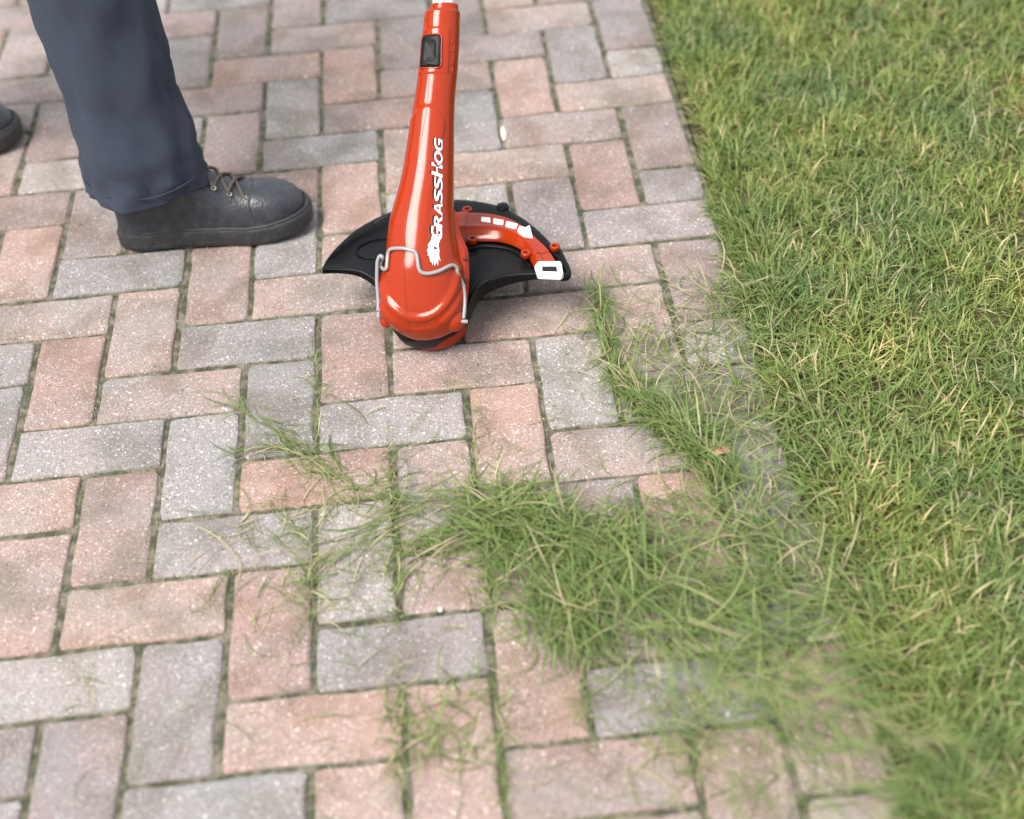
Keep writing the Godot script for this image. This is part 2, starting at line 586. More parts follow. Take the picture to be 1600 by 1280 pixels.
func build_path() -> void:
	var path := Node3D.new()
	path.name = "brick_path"
	add_child(path)
	tag(path, "herringbone path of worn red and grey brick pavers beside the lawn", "path", "", "structure")
	var bed := Shape.new()
	bed.v = PackedVector3Array([Vector3(-3.6, -0.0062, -4.4), Vector3(0.606, -0.0062, -4.4), Vector3(0.606, -0.0062, 2.0), Vector3(-3.6, -0.0062, 2.0)])
	bed.i = PackedInt32Array([0, 1, 2, 0, 2, 3])
	bed.facing(Vector3.UP)
	part("joint_sand", bed, M.sand, path)
	var whole := []
	for k in 8:
		whole.append(brick_mesh(0.1925, 0.0925, 100 + k))
	var half := []
	for k in 3:
		half.append(brick_mesh(0.0925, 0.0925, 200 + k))
	var far := Shape.new()
	rng.seed = 77
	for j in range(-19, 43):
		for i in range(-35, 6):
			var k := posmod(i - j, 4)
			if k != 0 and k != 3:
				continue
			var flat := k == 0
			var cut := flat and i + 2 > EDGE
			var mid := Vector3((i + (0.5 if cut or not flat else 1.0)) * 0.1, 0, -(j + (0.5 if flat else 1.0)) * 0.1)
			var roll := rng.randf()
			var tone: String = TONES.get("%d,%d" % [i, j], "R" if roll < 0.5 else "G" if roll < 0.82 else "M")
			var at := Transform3D(Basis.from_euler(Vector3(rng.randf_range(-0.008, 0.008), (0.0 if flat else PI / 2) + rng.randf_range(-0.009, 0.009) + (PI if rng.randf() < 0.5 else 0.0), rng.randf_range(-0.006, 0.006))), mid + Vector3(rng.randf_range(-0.0012, 0.0012), rng.randf_range(-0.0016, 0.0012), rng.randf_range(-0.0012, 0.0012)))
			var mesh: ArrayMesh = half[rng.randi() % 3] if cut else whole[rng.randi() % 8]
			var pick: int = rng.randi() % M.bricks[tone].size()
			if i >= -11 and j >= -9 and j <= 15:
				var b := MeshInstance3D.new()
				b.name = "brick"
				b.mesh = mesh
				b.material_override = M.bricks[tone][pick]
				b.transform = at
				path.add_child(b, true)
			else:
				var arr := mesh.surface_get_arrays(0)
				var first := far.v.size()
				for p in arr[Mesh.ARRAY_VERTEX]:
					far.v.append(at * p)
				for a in arr[Mesh.ARRAY_INDEX]:
					far.i.append(first + a)
	var rest := part("bricks_beyond", far, M.bricks["R"][3], path, false)
	rest.set_meta("kind", "stuff")

# ------------------------------------------------------------------ grass
class Blades:
	var v := PackedVector3Array()
	var n := PackedVector3Array()
	var c := PackedColorArray()
	var i := PackedInt32Array()

	func add(p: Vector3, az: float, length: float, rise: float, curl: float, bend: float, wide: float, root: Color, tip: Color, floor_y: float, segs := 4) -> void:
		var step := length / segs
		var at := v.size()
		var e := rise
		for k in segs + 1:
			var t := float(k) / segs
			var d := Vector3(cos(az) * cos(e), sin(e), sin(az) * cos(e))
			var side := Vector3(-sin(az), 0.25 * sin(az * 7.0), cos(az)).normalized()
			var up := side.cross(d).normalized()
			if up.y < 0.0:
				up = -up
			var w := wide * 0.5 * (0.75 + 0.5 * t if t < 0.5 else (1.0 - t) * 2.0 * 0.94 + 0.06)
			v.append(p - side * w)
			v.append(p + side * w)
			n.append((up - side * 0.35).normalized())
			n.append((up + side * 0.35).normalized())
			var col := root.lerp(tip, smoothstep(0.0, 0.55, t))
			c.append(col)
			c.append(col)
			if k < segs:
				var q := at + k * 2
				if (d * step).cross(side).dot(up) > 0.0:   # faces turn the way the normals do
					i.append_array([q, q + 1, q + 3, q, q + 3, q + 2])
				else:
					i.append_array([q, q + 3, q + 1, q, q + 2, q + 3])
			p += d * step
			if p.y < floor_y:
				p.y = floor_y
			e -= curl / segs
			az += bend / segs

	func commit() -> ArrayMesh:
		var arr := []
		arr.resize(Mesh.ARRAY_MAX)
		arr[Mesh.ARRAY_VERTEX] = v
		arr[Mesh.ARRAY_NORMAL] = n
		arr[Mesh.ARRAY_COLOR] = c
		arr[Mesh.ARRAY_INDEX] = i
		var m := ArrayMesh.new()
		m.add_surface_from_arrays(Mesh.PRIMITIVE_TRIANGLES, arr)
		return m

func stuff(called: String, b: Blades, label: String, category: String) -> void:
	var o := MeshInstance3D.new()
	o.name = called
	o.mesh = b.commit()
	o.material_override = M.grass
	add_child(o, true)
	tag(o, label, category, "", "stuff")

func green(dry: float) -> Array:
	var t := rng.randf()
	if rng.randf() < dry:
		var s := Color(0.38, 0.34, 0.19).lerp(Color(0.24, 0.19, 0.10), t)
		return [s, s.lerp(Color(0.5, 0.43, 0.24), 0.5)]
	var a := Color(0.072, 0.130, 0.024).lerp(Color(0.185, 0.245, 0.066), t)
	if rng.randf() < 0.2:
		a = a.lerp(Color(0.24, 0.29, 0.09), 0.6)
	return [a.lerp(Color(0.22, 0.24, 0.09), 0.45), a]

func lawn() -> void:
	rng.seed = 501
	var patch := FastNoiseLite.new()
	patch.seed = 9
	patch.frequency = 9.0
	var b := Blades.new()
	for k in 118000:
		var x := 0.600 + 1.15 * rng.randf() ** 1.25
		var z := rng.randf_range(-1.75, 0.75)
		if k > 80000:   # thinner turf farther off
			x = rng.randf_range(0.606, 2.6)
			z = rng.randf_range(-3.2, 1.0)
			if x < 1.75 and z > -1.75 and z < 0.75:
				continue
		var far_off := smoothstep(-0.35, -0.75, z)
		var edge := 0.606 + 0.026 * patch.get_noise_1d(z * 2.2) + 0.016 * far_off
		if x < edge:
			continue
		var th := patch.get_noise_2d(x, z)
		if th < -0.38 and rng.randf() < 0.6:
			continue
		var dry := clampf(0.11 + 0.30 * patch.get_noise_2d(x + 7.0, z * 1.3), 0.04, 0.5)
		var col := green(dry)
		var lit := patch.get_noise_2d(x * 0.5 + 20.0, z * 0.5)
		var shade := Color(1.15 + 0.55 * lit, 1.12 + 0.3 * lit, 1.05, 1.0)   # yellower and greener patches of turf
		var az := rng.randf() * TAU
		if x < edge + 0.04:
			az = PI + rng.randf_range(-1.3, 1.3) * (1.0 + 1.2 * far_off)
		b.add(Vector3(x, -0.004, z), az, rng.randf_range(0.024, 0.056) * (1.0 + 0.5 * patch.get_noise_2d(x * 0.8, z * 0.8 + 3.0)), rng.randf_range(0.35, 1.5), rng.randf_range(0.3, 1.8), rng.randf_range(-0.7, 0.7), rng.randf_range(0.0012, 0.0030), col[0] * shade, col[1] * shade, 0.001)
	stuff("lawn_grass", b, "thick green lawn with some straw blades along the right of the path", "grass")

func along(points: Array, t: float) -> Array:   # [point, direction] at share t of a polyline
	var total := 0.0
	for k in points.size() - 1:
		total += points[k].distance_to(points[k + 1])
	var want := t * total
	for k in points.size() - 1:
		var d: float = points[k].distance_to(points[k + 1])
		if want <= d or k == points.size() - 2:
			return [points[k].lerp(points[k + 1], clampf(want / d, 0.0, 1.0)), (points[k + 1] - points[k]).normalized()]
		want -= d
	return [points[0], Vector2.RIGHT]

func strip(b: Blades, points: Array, count: int, wide: float, length: Vector2, rise: Vector2, spread: float, heap: float, dry: float, thick := Vector2(0.0014, 0.003), turn := 0.0, both := 0.5) -> void:
	var thick_now := thick
	for k in count:
		var s := along(points, rng.randf())
		var d: Vector2 = s[1]
		var off := rng.randfn(0.0, 0.45)
		var p: Vector2 = s[0] + d.orthogonal() * off * wide + d * rng.randf_range(-0.02, 0.02)
		var col := green(dry)
		if rng.randf() < 0.06:
			thick_now = thick * 1.7
		else:
			thick_now = thick
		var az := d.angle() + turn + rng.randfn(0.0, spread) + (PI if rng.randf() < both else 0.0)
		var y := heap * rng.randf() * maxf(0.0, 1.0 - absf(off)) + 0.002
		var l := rng.randf_range(length.x, length.y)
		b.add(Vector3(p.x, y, p.y), az, l, rng.randf_range(rise.x, rise.y), rng.randf_range(0.2, 1.5), rng.randfn(0.0, 0.9), rng.randf_range(thick_now.x, thick_now.y) * 0.85, col[0], col[1], 0.0015 + y * 0.4, 5)

func clippings() -> void:
	rng.seed = 601
	var b := Blades.new()
	# the narrow overgrown run from the guard's side down to the lawn
	strip(b, [Vector2(0.398, -0.266), Vector2(0.4, -0.1877), Vector2(0.4046, -0.0883), Vector2(0.4248, -0.0187), Vector2(0.4561, 0.0494), Vector2(0.4909, 0.109)], 340, 0.015, Vector2(0.03, 0.085), Vector2(0.05, 0.9), 0.5, 0.012, 0.12)
	strip(b, [Vector2(0.416, -0.0463), Vector2(0.4529, 0.0176), Vector2(0.4851, 0.0721), Vector2(0.5006, 0.1222)], 420, 0.024, Vector2(0.04, 0.09), Vector2(0.1, 0.9), 0.5, 0.025, 0.12)
	strip(b, [Vector2(0.5049, 0.0063), Vector2(0.4979, 0.0921), Vector2(0.5029, 0.1744), Vector2(0.5266, 0.233), Vector2(0.5624, 0.2804)], 260, 0.045, Vector2(0.04, 0.09), Vector2(0.1, 0.9), 0.7, 0.02, 0.15)
	stuff("grass_run", b, "narrow run of green grass lying on the bricks right of the trimmer guard", "grass")
	b = Blades.new()
	rng.seed = 602
	strip(b, [Vector2(0.4268, -0.2892), Vector2(0.4963, -0.2018), Vector2(0.5474, -0.1356), Vector2(0.5883, -0.0331), Vector2(0.6106, 0.06)], 260, 0.13, Vector2(0.03, 0.09), Vector2(0.0, 0.6), 1.3, 0.004, 0.45, Vector2(0.001, 0.0022))
	strip(b, [Vector2(0.4568, -0.1787), Vector2(0.4993, -0.0602), Vector2(0.5225, 0.0469)], 200, 0.07, Vector2(0.03, 0.09), Vector2(0.0, 0.7), 1.3, 0.006, 0.4, Vector2(0.001, 0.0022))
	strip(b, [Vector2(0.5827, -0.2794), Vector2(0.5969, -0.1857), Vector2(0.6101, -0.0977), Vector2(0.6202, -0.0151)], 300, 0.07, Vector2(0.03, 0.08), Vector2(0.1, 1.0), 1.2, 0.008, 0.3)
	strip(b, [Vector2(0.5725, 0.0037), Vector2(0.5806, 0.1043), Vector2(0.5807, 0.1968)], 150, 0.06, Vector2(0.03, 0.08), Vector2(0.1, 0.9), 1.2, 0.008, 0.25)
	stuff("mixed_clippings", b, "thin tangle of green and straw clippings between the grass run and the lawn", "grass")
	b = Blades.new()
	rng.seed = 603
	strip(b, [Vector2(0.185, 0.1847), Vector2(0.2396, 0.1836), Vector2(0.2893, 0.2296), Vector2(0.3513, 0.2821)], 620, 0.065, Vector2(0.05, 0.11), Vector2(0.05, 0.7), 0.6, 0.035, 0.08, Vector2(0.0014, 0.0030), 0.4, 0.4)
	strip(b, [Vector2(0.3236, 0.2628), Vector2(0.4119, 0.3257), Vector2(0.4803, 0.3547), Vector2(0.5542, 0.384)], 360, 0.085, Vector2(0.05, 0.12), Vector2(0.05, 0.7), 0.55, 0.035, 0.08, Vector2(0.0014, 0.0030), 0.5, 0.45)
	strip(b, [Vector2(0.2003, 0.1309), Vector2(0.2659, 0.1517), Vector2(0.3292, 0.2159), Vector2(0.3896, 0.2244)], 300, 0.045, Vector2(0.04, 0.09), Vector2(0.1, 0.9), 0.8, 0.02, 0.15)
	strip(b, [Vector2(0.3851, 0.202), Vector2(0.4533, 0.2117), Vector2(0.5224, 0.2538), Vector2(0.5681, 0.3222)], 180, 0.08, Vector2(0.05, 0.11), Vector2(0.1, 0.8), 0.8, 0.02, 0.15)
	strip(b, [Vector2(0.2753, 0.292), Vector2(0.2935, 0.3293), Vector2(0.3, 0.3689)], 240, 0.05, Vector2(0.05, 0.10), Vector2(0.05, 0.8), 0.6, 0.02, 0.1)
	strip(b, [Vector2(0.3416, 0.3553), Vector2(0.3943, 0.3909), Vector2(0.4723, 0.4337), Vector2(0.5332, 0.4775)], 95, 0.08, Vector2(0.05, 0.12), Vector2(0.05, 0.8), 0.7, 0.015, 0.15, Vector2(0.0014, 0.0032), 0.6)
	# a few long stalks that stick up out of the heap
	strip(b, [Vector2(0.3447, 0.3314), Vector2(0.4239, 0.3855), Vector2(0.5186, 0.4489)], 36, 0.12, Vector2(0.09, 0.14), Vector2(0.4, 1.0), 0.8, 0.02, 0.1, Vector2(0.002, 0.0036), 0.9, 0.7)
	strip(b, [Vector2(0.5278, 0.2651), Vector2(0.5878, 0.3645), Vector2(0.6478, 0.4659)], 190, 0.13, Vector2(0.04, 0.10), Vector2(0.05, 0.8), 1.2, 0.012, 0.15)
	strip(b, [Vector2(0.4293, 0.4371), Vector2(0.516, 0.4927), Vector2(0.5946, 0.5618)], 50, 0.10, Vector2(0.04, 0.10), Vector2(0.05, 0.7), 1.0, 0.008, 0.15)
	stuff("clippings_heap", b, "big heap of fresh long grass clippings across the bricks at lower right", "grass")
	b = Blades.new()
	rng.seed = 604
	strip(b, [Vector2(-0.1169, -0.1208), Vector2(-0.0805, -0.0755), Vector2(-0.0455, -0.038), Vector2(-0.0265, -0.0099)], 34, 0.016, Vector2(0.04, 0.09), Vector2(0.0, 0.3), 0.3, 0.003, 0.15, Vector2(0.001, 0.002))
	strip(b, [Vector2(-0.0948, -0.0137), Vector2(-0.0448, -0.0126), Vector2(-0.0115, -0.0076)], 26, 0.012, Vector2(0.04, 0.08), Vector2(0.0, 0.3), 0.3, 0.003, 0.1, Vector2(0.001, 0.002))
	strip(b, [Vector2(-0.0365, -0.0114), Vector2(0.0137, 0.0391), Vector2(0.0543, 0.0773), Vector2(0.0942, 0.0948)], 75, 0.024, Vector2(0.05, 0.10), Vector2(0.0, 0.3), 0.35, 0.006, 0.2, Vector2(0.001, 0.0022))
	strip(b, [Vector2(-0.0019, 0.1018), Vector2(0.0541, 0.0983), Vector2(0.102, 0.1029)], 36, 0.025, Vector2(0.05, 0.10), Vector2(0.0, 0.3), 0.5, 0.004, 0.28, Vector2(0.001, 0.002))
	strip(b, [Vector2(0.0071, 0.2241), Vector2(0.0533, 0.177), Vector2(0.0928, 0.1495), Vector2(0.1333, 0.1213)], 60, 0.026, Vector2(0.05, 0.11), Vector2(0.0, 0.3), 0.3, 0.004, 0.28, Vector2(0.001, 0.0022))
	strip(b, [Vector2(0.0991, 0.2051), Vector2(0.1455, 0.2008), Vector2(0.1913, 0.2073)], 60, 0.04, Vector2(0.04, 0.09), Vector2(0.0, 0.5), 0.6, 0.005, 0.2)
	strip(b, [Vector2(-0.0947, 0.0769), Vector2(-0.0243, 0.177), Vector2(0, 0.2644), Vector2(-0.0144, 0.3024)], 70, 0.10, Vector2(0.03, 0.08), Vector2(0.0, 0.3), 1.2, 0.004, 0.4, Vector2(0.001, 0.0022))
	strip(b, [Vector2(0.1179, 0.4142), Vector2(0.1467, 0.4708), Vector2(0.1483, 0.5049)], 70, 0.06, Vector2(0.03, 0.08), Vector2(0.0, 0.6), 1.0, 0.004, 0.3)
	stuff("loose_clippings", b, "thin loose wisps of cut grass across the bricks at the left", "grass")
	b = Blades.new()
	rng.seed = 605
	strip(b, [Vector2(-0.0745, 0.0798), Vector2(0.1133, 0.2388), Vector2(0.1966, 0.3502), Vector2(0.2847, 0.4713), Vector2(0.4046, 0.5781)], 330, 0.5, Vector2(0.02, 0.08), Vector2(0.0, 0.4), 2.0, 0.002, 0.45, Vector2(0.0008, 0.0018))
	strip(b, [Vector2(0.3527, 0.4802), Vector2(0.4202, 0.4889), Vector2(0.5034, 0.5502)], 110, 0.2, Vector2(0.03, 0.09), Vector2(0.0, 0.5), 1.5, 0.002, 0.3, Vector2(0.001, 0.002))
	strip(b, [Vector2(0.1171, 0.1304), Vector2(0.1692, 0.0437), Vector2(0.2962, 0.0865)], 60, 0.2, Vector2(0.02, 0.06), Vector2(0.0, 0.4), 2.0, 0.002, 0.4, Vector2(0.0008, 0.0016))
	stuff("scattered_blades", b, "single blades of cut grass scattered over the near bricks", "grass")

func thrown_clippings() -> void:
	# blades in the air above the heap, as the trimmer throws them
	rng.seed = 611
	var b := Blades.new()
	for k in 330:
		var t := rng.randf()
		var y := 0.05 + 0.38 * rng.randf() ** 1.6
		var p := Vector2(Vector2(0.3773, 0.3601)).lerp(Vector2(Vector2(0.5663, 0.4552)), t) + Vector2(rng.randfn(0.0, 0.05), rng.randfn(0.0, 0.05))
		var toward := Vector2(-0.0254, 0.7594) * (y / 0.65)   # the higher, the nearer to the viewer
		var col := green(0.06)
		b.add(Vector3(p.x + toward.x, y, p.y + toward.y), 0.75 + rng.randfn(0.0, 0.5), rng.randf_range(0.03, 0.09), rng.randfn(0.0, 0.4), rng.randfn(0.0, 0.5), rng.randfn(0.0, 0.5), rng.randf_range(0.0012, 0.0026), col[0], col[1], 0.01, 4)
	stuff("thrown_clippings", b, "cut grass blades flying in the air above the clippings heap", "grass")

func grit() -> void:
	rng.seed = 621
	var m := SphereMesh.new()
	m.radius = 0.5
	m.height = 1.0
	m.radial_segments = 6
	m.rings = 3
	m.material = M.stone_grit
	var mm := MultiMesh.new()
	mm.transform_format = MultiMesh.TRANSFORM_3D
	mm.use_colors = true
	mm.mesh = m
	mm.instance_count = 1800
	for k in 1800:
		var i := rng.randi_range(-9, 5)
		var j := rng.randi_range(-8, 14)
		var along_x := rng.randf() < 0.5
		var off := rng.randfn(0.0, 0.14)
		var p := Vector2(i + rng.randf(), j + off) if along_x else Vector2(i + off, j + rng.randf())
		var r := rng.randf_range(0.0008, 0.0026)
		mm.set_instance_transform(k, Transform3D(Basis.from_euler(Vector3(rng.randf() * TAU, rng.randf() * TAU, 0)).scaled(Vector3(r, r * 0.7, r * 1.2)), Vector3(p.x * 0.1, r * 0.25, -p.y * 0.1)))
		var g := rng.randf_range(0.10, 0.45)
		mm.set_instance_color(k, Color(g, g * 0.93, g * 0.84))
	var o := MultiMeshInstance3D.new()
	o.name = "grit"
	o.multimesh = mm
	add_child(o, true)
	tag(o, "fine sand and grit spilled from the joints over the bricks", "grit", "", "stuff")

func joint_growth() -> void:
	rng.seed = 701
	var b := Blades.new()
	# grass and moss that grow out of the joints: short everywhere, longer where the photograph shows tufts
	for j in range(-9, 16):
		for i in range(-11, 6):
			var k := posmod(i - j, 4)
			var edges := []
			if k != 1:
				edges.append([Vector2(i, j), Vector2(i, j + 1)])
			if k != 2:
				edges.append([Vector2(i, j), Vector2(i + 1, j)])
			for e in edges:
				var lush := rng.randf() ** 2.0
				for n in int(14.0 * lush) + 3:
					var p: Vector2 = e[0].lerp(e[1], rng.randf()) * 0.1
					var col := green(0.3)
					b.add(Vector3(p.x + rng.randf_range(-0.003, 0.003), -0.006, -p.y + rng.randf_range(-0.003, 0.003)), rng.randf() * TAU, rng.randf_range(0.004, 0.010), rng.randf_range(0.3, 1.4), 0.8, 0.5, rng.randf_range(0.0008, 0.0016), col[0] * 0.8, col[1] * 0.8, -0.006, 2)
	for t in [[[Vector2(-0.0058, 0.1687), Vector2(-0.0066, 0.2222), Vector2(-0.007, 0.2984)], 90], [[Vector2(0.095, 0.2152), Vector2(0.0965, 0.2976)], 60], [[Vector2(0.2104, 0.2418), Vector2(0.2056, 0.3075)], 70], [[Vector2(0.0959, 0.3699), Vector2(0.0958, 0.4203), Vector2(0.0938, 0.5786)], 90], [[Vector2(0.3055, 0.3648), Vector2(0.2921, 0.5023)], 70], [[Vector2(0.2025, 0.4162), Vector2(0.1991, 0.5917)], 70], [[Vector2(-0.0017, -0.1932), Vector2(0.0027, -0.0055)], 40], [[Vector2(0.413, 0.4706), Vector2(0.3916, 0.5765)], 50], [[Vector2(0.209, -0.0913), Vector2(0.2026, 0.0965)], 30], [[Vector2(0.0947, 0.0081), Vector2(0.0935, 0.1827)], 70]]:
		strip(b, t[0], t[1], 0.006, Vector2(0.012, 0.045), Vector2(0.3, 1.3), 1.5, 0.0, 0.2, Vector2(0.001, 0.0022))
	stuff("joint_grass", b, "short moss and grass blades growing in the joints between pavers", "grass")

# ------------------------------------------------------------------ the trimmer
func build_trimmer() -> void:
	body_frame = Transform3D(Basis(Vector3(0.99488, -0.05787, 0.08280), Vector3(0.09778, 0.75760, -0.64535), Vector3(-0.02538, 0.65015, 0.75938)), Vector3(0.1551, 0.0380, -0.1588))
	outline = [Vector3(0.4546, 0.0039, 0.0416), Vector3(0.4503, 0.003, 0.0421), Vector3(0.4459, 0.0022, 0.0429), Vector3(0.4446, -0.0035, 0.0445), Vector3(0.4364, -0.0048, 0.0442), Vector3(0.4104, -0.0069, 0.0437), Vector3(0.3757, -0.0108, 0.0418), Vector3(0.3566, -0.0134, 0.0403), Vector3(0.3323, -0.0169, 0.038), Vector3(0.3063, -0.0208, 0.0367), Vector3(0.2802, -0.0243, 0.0364), Vector3(0.2542, -0.0282, 0.0363), Vector3(0.2395, -0.0304, 0.0362), Vector3(0.2108, -0.0368, 0.036), Vector3(0.1848, -0.0442, 0.0362), Vector3(0.17, -0.0482, 0.0369), Vector3(0.1544, -0.0517, 0.0382), Vector3(0.1397, -0.054, 0.0399), Vector3(0.1154, -0.0568, 0.0442), Vector3(0.0894, -0.0612, 0.0482), Vector3(0.0633, -0.0631, 0.0503), Vector3(0.046, -0.0639, 0.0508), Vector3(0.0356, -0.062, 0.0499), Vector3(0.026, -0.0573, 0.0469), Vector3(0.0174, -0.0464, 0.0403), Vector3(0.0113, -0.0369, 0.0321), Vector3(0.0061, -0.0273, 0.0208), Vector3(0.0026, -0.0187, 0.0104), Vector3(0.0009, -0.0113, 0)]
	seam = [Vector2(0.4546, 0.01), Vector2(0.4485, 0.0095), Vector2(0.3627, 0.0037), Vector2(0.3132, 0.0015), Vector2(0.2664, -0.0062), Vector2(0.1995, -0.0197), Vector2(0.1397, -0.0272), Vector2(0.1102, -0.0286), Vector2(0.0859, -0.0284), Vector2(0.0347, -0.0252), Vector2(0.0078, -0.022), Vector2(0.0009, -0.0156)]
	var foot := Vector3(0.166, 0.0, -0.23)
	var t := thing("grass_trimmer", "orange electric grass trimmer with black guard standing on the brick path", "grass trimmer", foot)
	# housing: one skin, its columns gathered round the seam so that the seam is a real groove
	var s := Shape.new()
	var offs: Array[float] = []
	for k in 140:
		var a := -PI + TAU * (k + 0.5) / 140
		offs.append(a)
	var vs: Array[float] = []
	var top: float = outline[0].x
	var end: float = outline[-1].x
	for k in 150:
		vs.append(lerpf(top, end, float(k) / 149))
	for p in outline:
		vs.append(p.x)
	for k in 80:
		vs.append(0.125 * (k + 0.5) / 80)
	for py in [Vector2(0.4468, -0.5796), Vector2(0.4191, -0.5796), Vector2(0.4173, -0.5796), Vector2(0.3592, -0.5796), Vector2(0.3566, -0.5796), Vector2(0.0095, -0.5796), Vector2(0.0078, -0.5796), Vector2(0.0052, -0.5796), Vector2(0.0043, -0.5796), Vector2(0.0035, -0.5796), Vector2(0.0017, -0.5796)]:
		vs.append(py.x)
	vs.sort()
	vs.reverse()
	var rows := []
	for v in vs:
		var th0 := angle_at(seam_at(v), v)
		var ring := []
		for a in offs:
			ring.append(body_frame * housing(v, th0 + a))
		rows.append(ring)
	s.quad_grid(rows, true)
	var m0 := s.mark()
	s.fan(rows[0], body_frame * Vector3((outline[0].y + outline[0].z) / 2, top, 0))
	s.facing(body_frame.basis.y, m0)
	var side := Shape.new()
	side.v = s.v
	side.i = s.i.slice(0, m0)
	side.closed()
	s.i = side.i + s.i.slice(m0)
	m0 = s.mark()
	s.fan(rows[-1], body_frame * Vector3((outline[-1].y + outline[-1].z) / 2, end - 0.0005, 0))
	s.facing(-body_frame.basis.y, m0)
	var house := part("motor_housing", s, M.orange, t)
	# the dark line where the two halves of the housing meet
	s = Shape.new()
	var line := []
	for k in 90:
		var v := lerpf(top - 0.002, 0.003, k / 89.0)
		line.append(on_housing(Vector2(seam_at(v), v), -0.00022))
	tube(s, line, 0.00042, 6)
	part("seam", s, M.groove, house)
	# the moulded flange on the right that carries the arm, and the pivot lugs of the wire
	s = Shape.new()
	slab(s, rounded([Vector2(0.0312, 0.1831), Vector2(0.0416, 0.1709), Vector2(0.0434, 0.1484), Vector2(0.0555, 0.1223), Vector2(0.0568, 0.0894), Vector2(0.0547, 0.0547), Vector2(0.0512, 0.0356), Vector2(0.0408, 0.0243), Vector2(0.0295, 0.046), Vector2(0.026, 0.1154)], 0.006), body_frame, -0.030, 0.012, 0.005)
	part("side_flange", s, M.orange, house)
	for lug in [[Vector3(0.0347, 0.0304, 0.01), 0.0170, 0.0185], [Vector3(-0.0529, 0.0312, 0.002), 0.0105, 0.014]]:
		s = Shape.new()
		var f := body_frame * Transform3D(Basis.from_euler(Vector3(0, 0, 0.5 if lug[1] > 0.012 else -0.5)), lug[0])
		var prof := []
		for k in 17:
			var a := -PI / 2 + PI * k / 16
			prof.append(Vector2(maxf(lug[1] * cos(a) ** 0.8, 0.00005), lug[2] * sin(a)))
		lathe(s, f, prof, 28)
		part("pivot_lug", s, M.orange, house)
	for hole in [Vector3(0.0512, 0.1102, 0.0105), Vector3(0.0521, 0.0807, 0.0105)]:
		s = Shape.new()
		lathe(s, body_frame * Transform3D(Basis(Vector3.RIGHT, PI / 2), hole), [Vector2(0.0001, 0.0), Vector2(0.0028, 0.0), Vector2(0.0028, 0.003), Vector2(0.0001, 0.003)], 16)
		part("screw_hole", s, M.groove, house)
	s = Shape.new()
	for bar in [[Vector2(0.0347, 0.1137), Vector2(0.0416, 0.1154), Vector2(0.0416, 0.1128), Vector2(0.0356, 0.1111)], [Vector2(0.0356, 0.105), Vector2(0.0434, 0.1076), Vector2(0.0434, 0.105), Vector2(0.0364, 0.1024)], [Vector2(0.039, 0.1128), Vector2(0.0416, 0.1128), Vector2(0.0382, 0.105), Vector2(0.0356, 0.105)]]:
		slab(s, bar, body_frame, 0.010, 0.0165, 0.001)
	part("raised_mark", s, M.orange, house)
	# moulded outline beside the switch, and the notch above it
	s = Shape.new()
	for stroke in [[Vector2(0.0312, 0.3982), Vector2(0.0373, 0.3974)], [Vector2(0.0373, 0.3974), Vector2(0.0364, 0.3878)], [Vector2(0.0312, 0.3878), Vector2(0.0356, 0.3878)], [Vector2(0.036, 0.3843), Vector2(0.0351, 0.3722)], [Vector2(0.0304, 0.3783), Vector2(0.0347, 0.3774)], [Vector2(0.0299, 0.3687), Vector2(0.0347, 0.3679)], [Vector2(0.0347, 0.3679), Vector2(0.0343, 0.3609)], [Vector2(0.0295, 0.3609), Vector2(0.0343, 0.3601)]]:
		var a := []
		for k in 5:
			a.append(on_housing(stroke[0].lerp(stroke[1], k / 4.0), 0.0001))
		tube(s, a, 0.00045, 6)
	var relief := part("moulded_relief", s, M.orange, house)
	relief.set_meta("kind", "stuff")
	s = Shape.new()
	decal(s, [Vector2(-0.0039, 0.4364), Vector2(0.0004, 0.4342), Vector2(-0.0009, 0.4308), Vector2(-0.0042, 0.4316)], 0.0002)
	part("notch", s, M.groove, house)
	# white tube
	s = Shape.new()
	var axis := Vector3(0.055, 1.0, 0.0).normalized()
	var o := Vector3(Vector2(0.0221, 0.4555).x, Vector2(0.0221, 0.4555).y, 0.0)
	var tb := []
	for k in 8:
		tb.append(body_frame * (o + axis * 0.12 * k))
	tube(s, tb, 0.0152, 32)
	part("shaft_tube", s, M.tube, t)
	# switch
	s = Shape.new()
	var sw := rounded([Vector2(-0.0035, 0.4095), Vector2(0.0195, 0.4086), Vector2(0.0187, 0.3657), Vector2(-0.0074, 0.3666)], 0.005, 5)
	var mid := Vector2.ZERO
	for p in sw:
		mid += p / sw.size()
	var inner := rounded([Vector2(0.0017, 0.4026), Vector2(0.0134, 0.4017), Vector2(0.0126, 0.3722), Vector2(-0.0009, 0.3731)], 0.006, 5)
	var mi := Vector2.ZERO
	for p in inner:
		mi += p / inner.size()
	var lays := []
	for lay in [[sw, 1.0, -0.002], [sw, 1.0, 0.0022], [sw, 0.93, 0.0034], [inner, 1.18, 0.0034], [inner, 0.98, 0.0024], [inner, 0.6, 0.0004], [inner, 0.02, 0.0004]]:
		var ring := []
		var cm: Vector2 = mid if lay[0] == sw else mi
		for p in lay[0]:
			ring.append(on_housing(cm + (p - cm) * float(lay[1]), lay[2]))
		lays.append(ring)
	s.quad_grid(lays, true)
	s.facing(body_frame.basis.z)
	part("switch", s, M.switch, t)
	s = Shape.new()
	tube(s, _ring_path(sw, 1.06, 0.0012), 0.0011, 8)
	part("switch_bezel", s, M.orange, house)
	# print
	s = Shape.new()
	lettering(s, "GRASSHOG", Vector2(Vector2(0.0213, 0.131)), Vector2(-0.5796, 0.2681).y - Vector2(-0.5796, 0.131).y, 0.0106, 0.30, 0.0007, [0, 5])
	part("lettering", s, M.white, house)
	s = Shape.new()
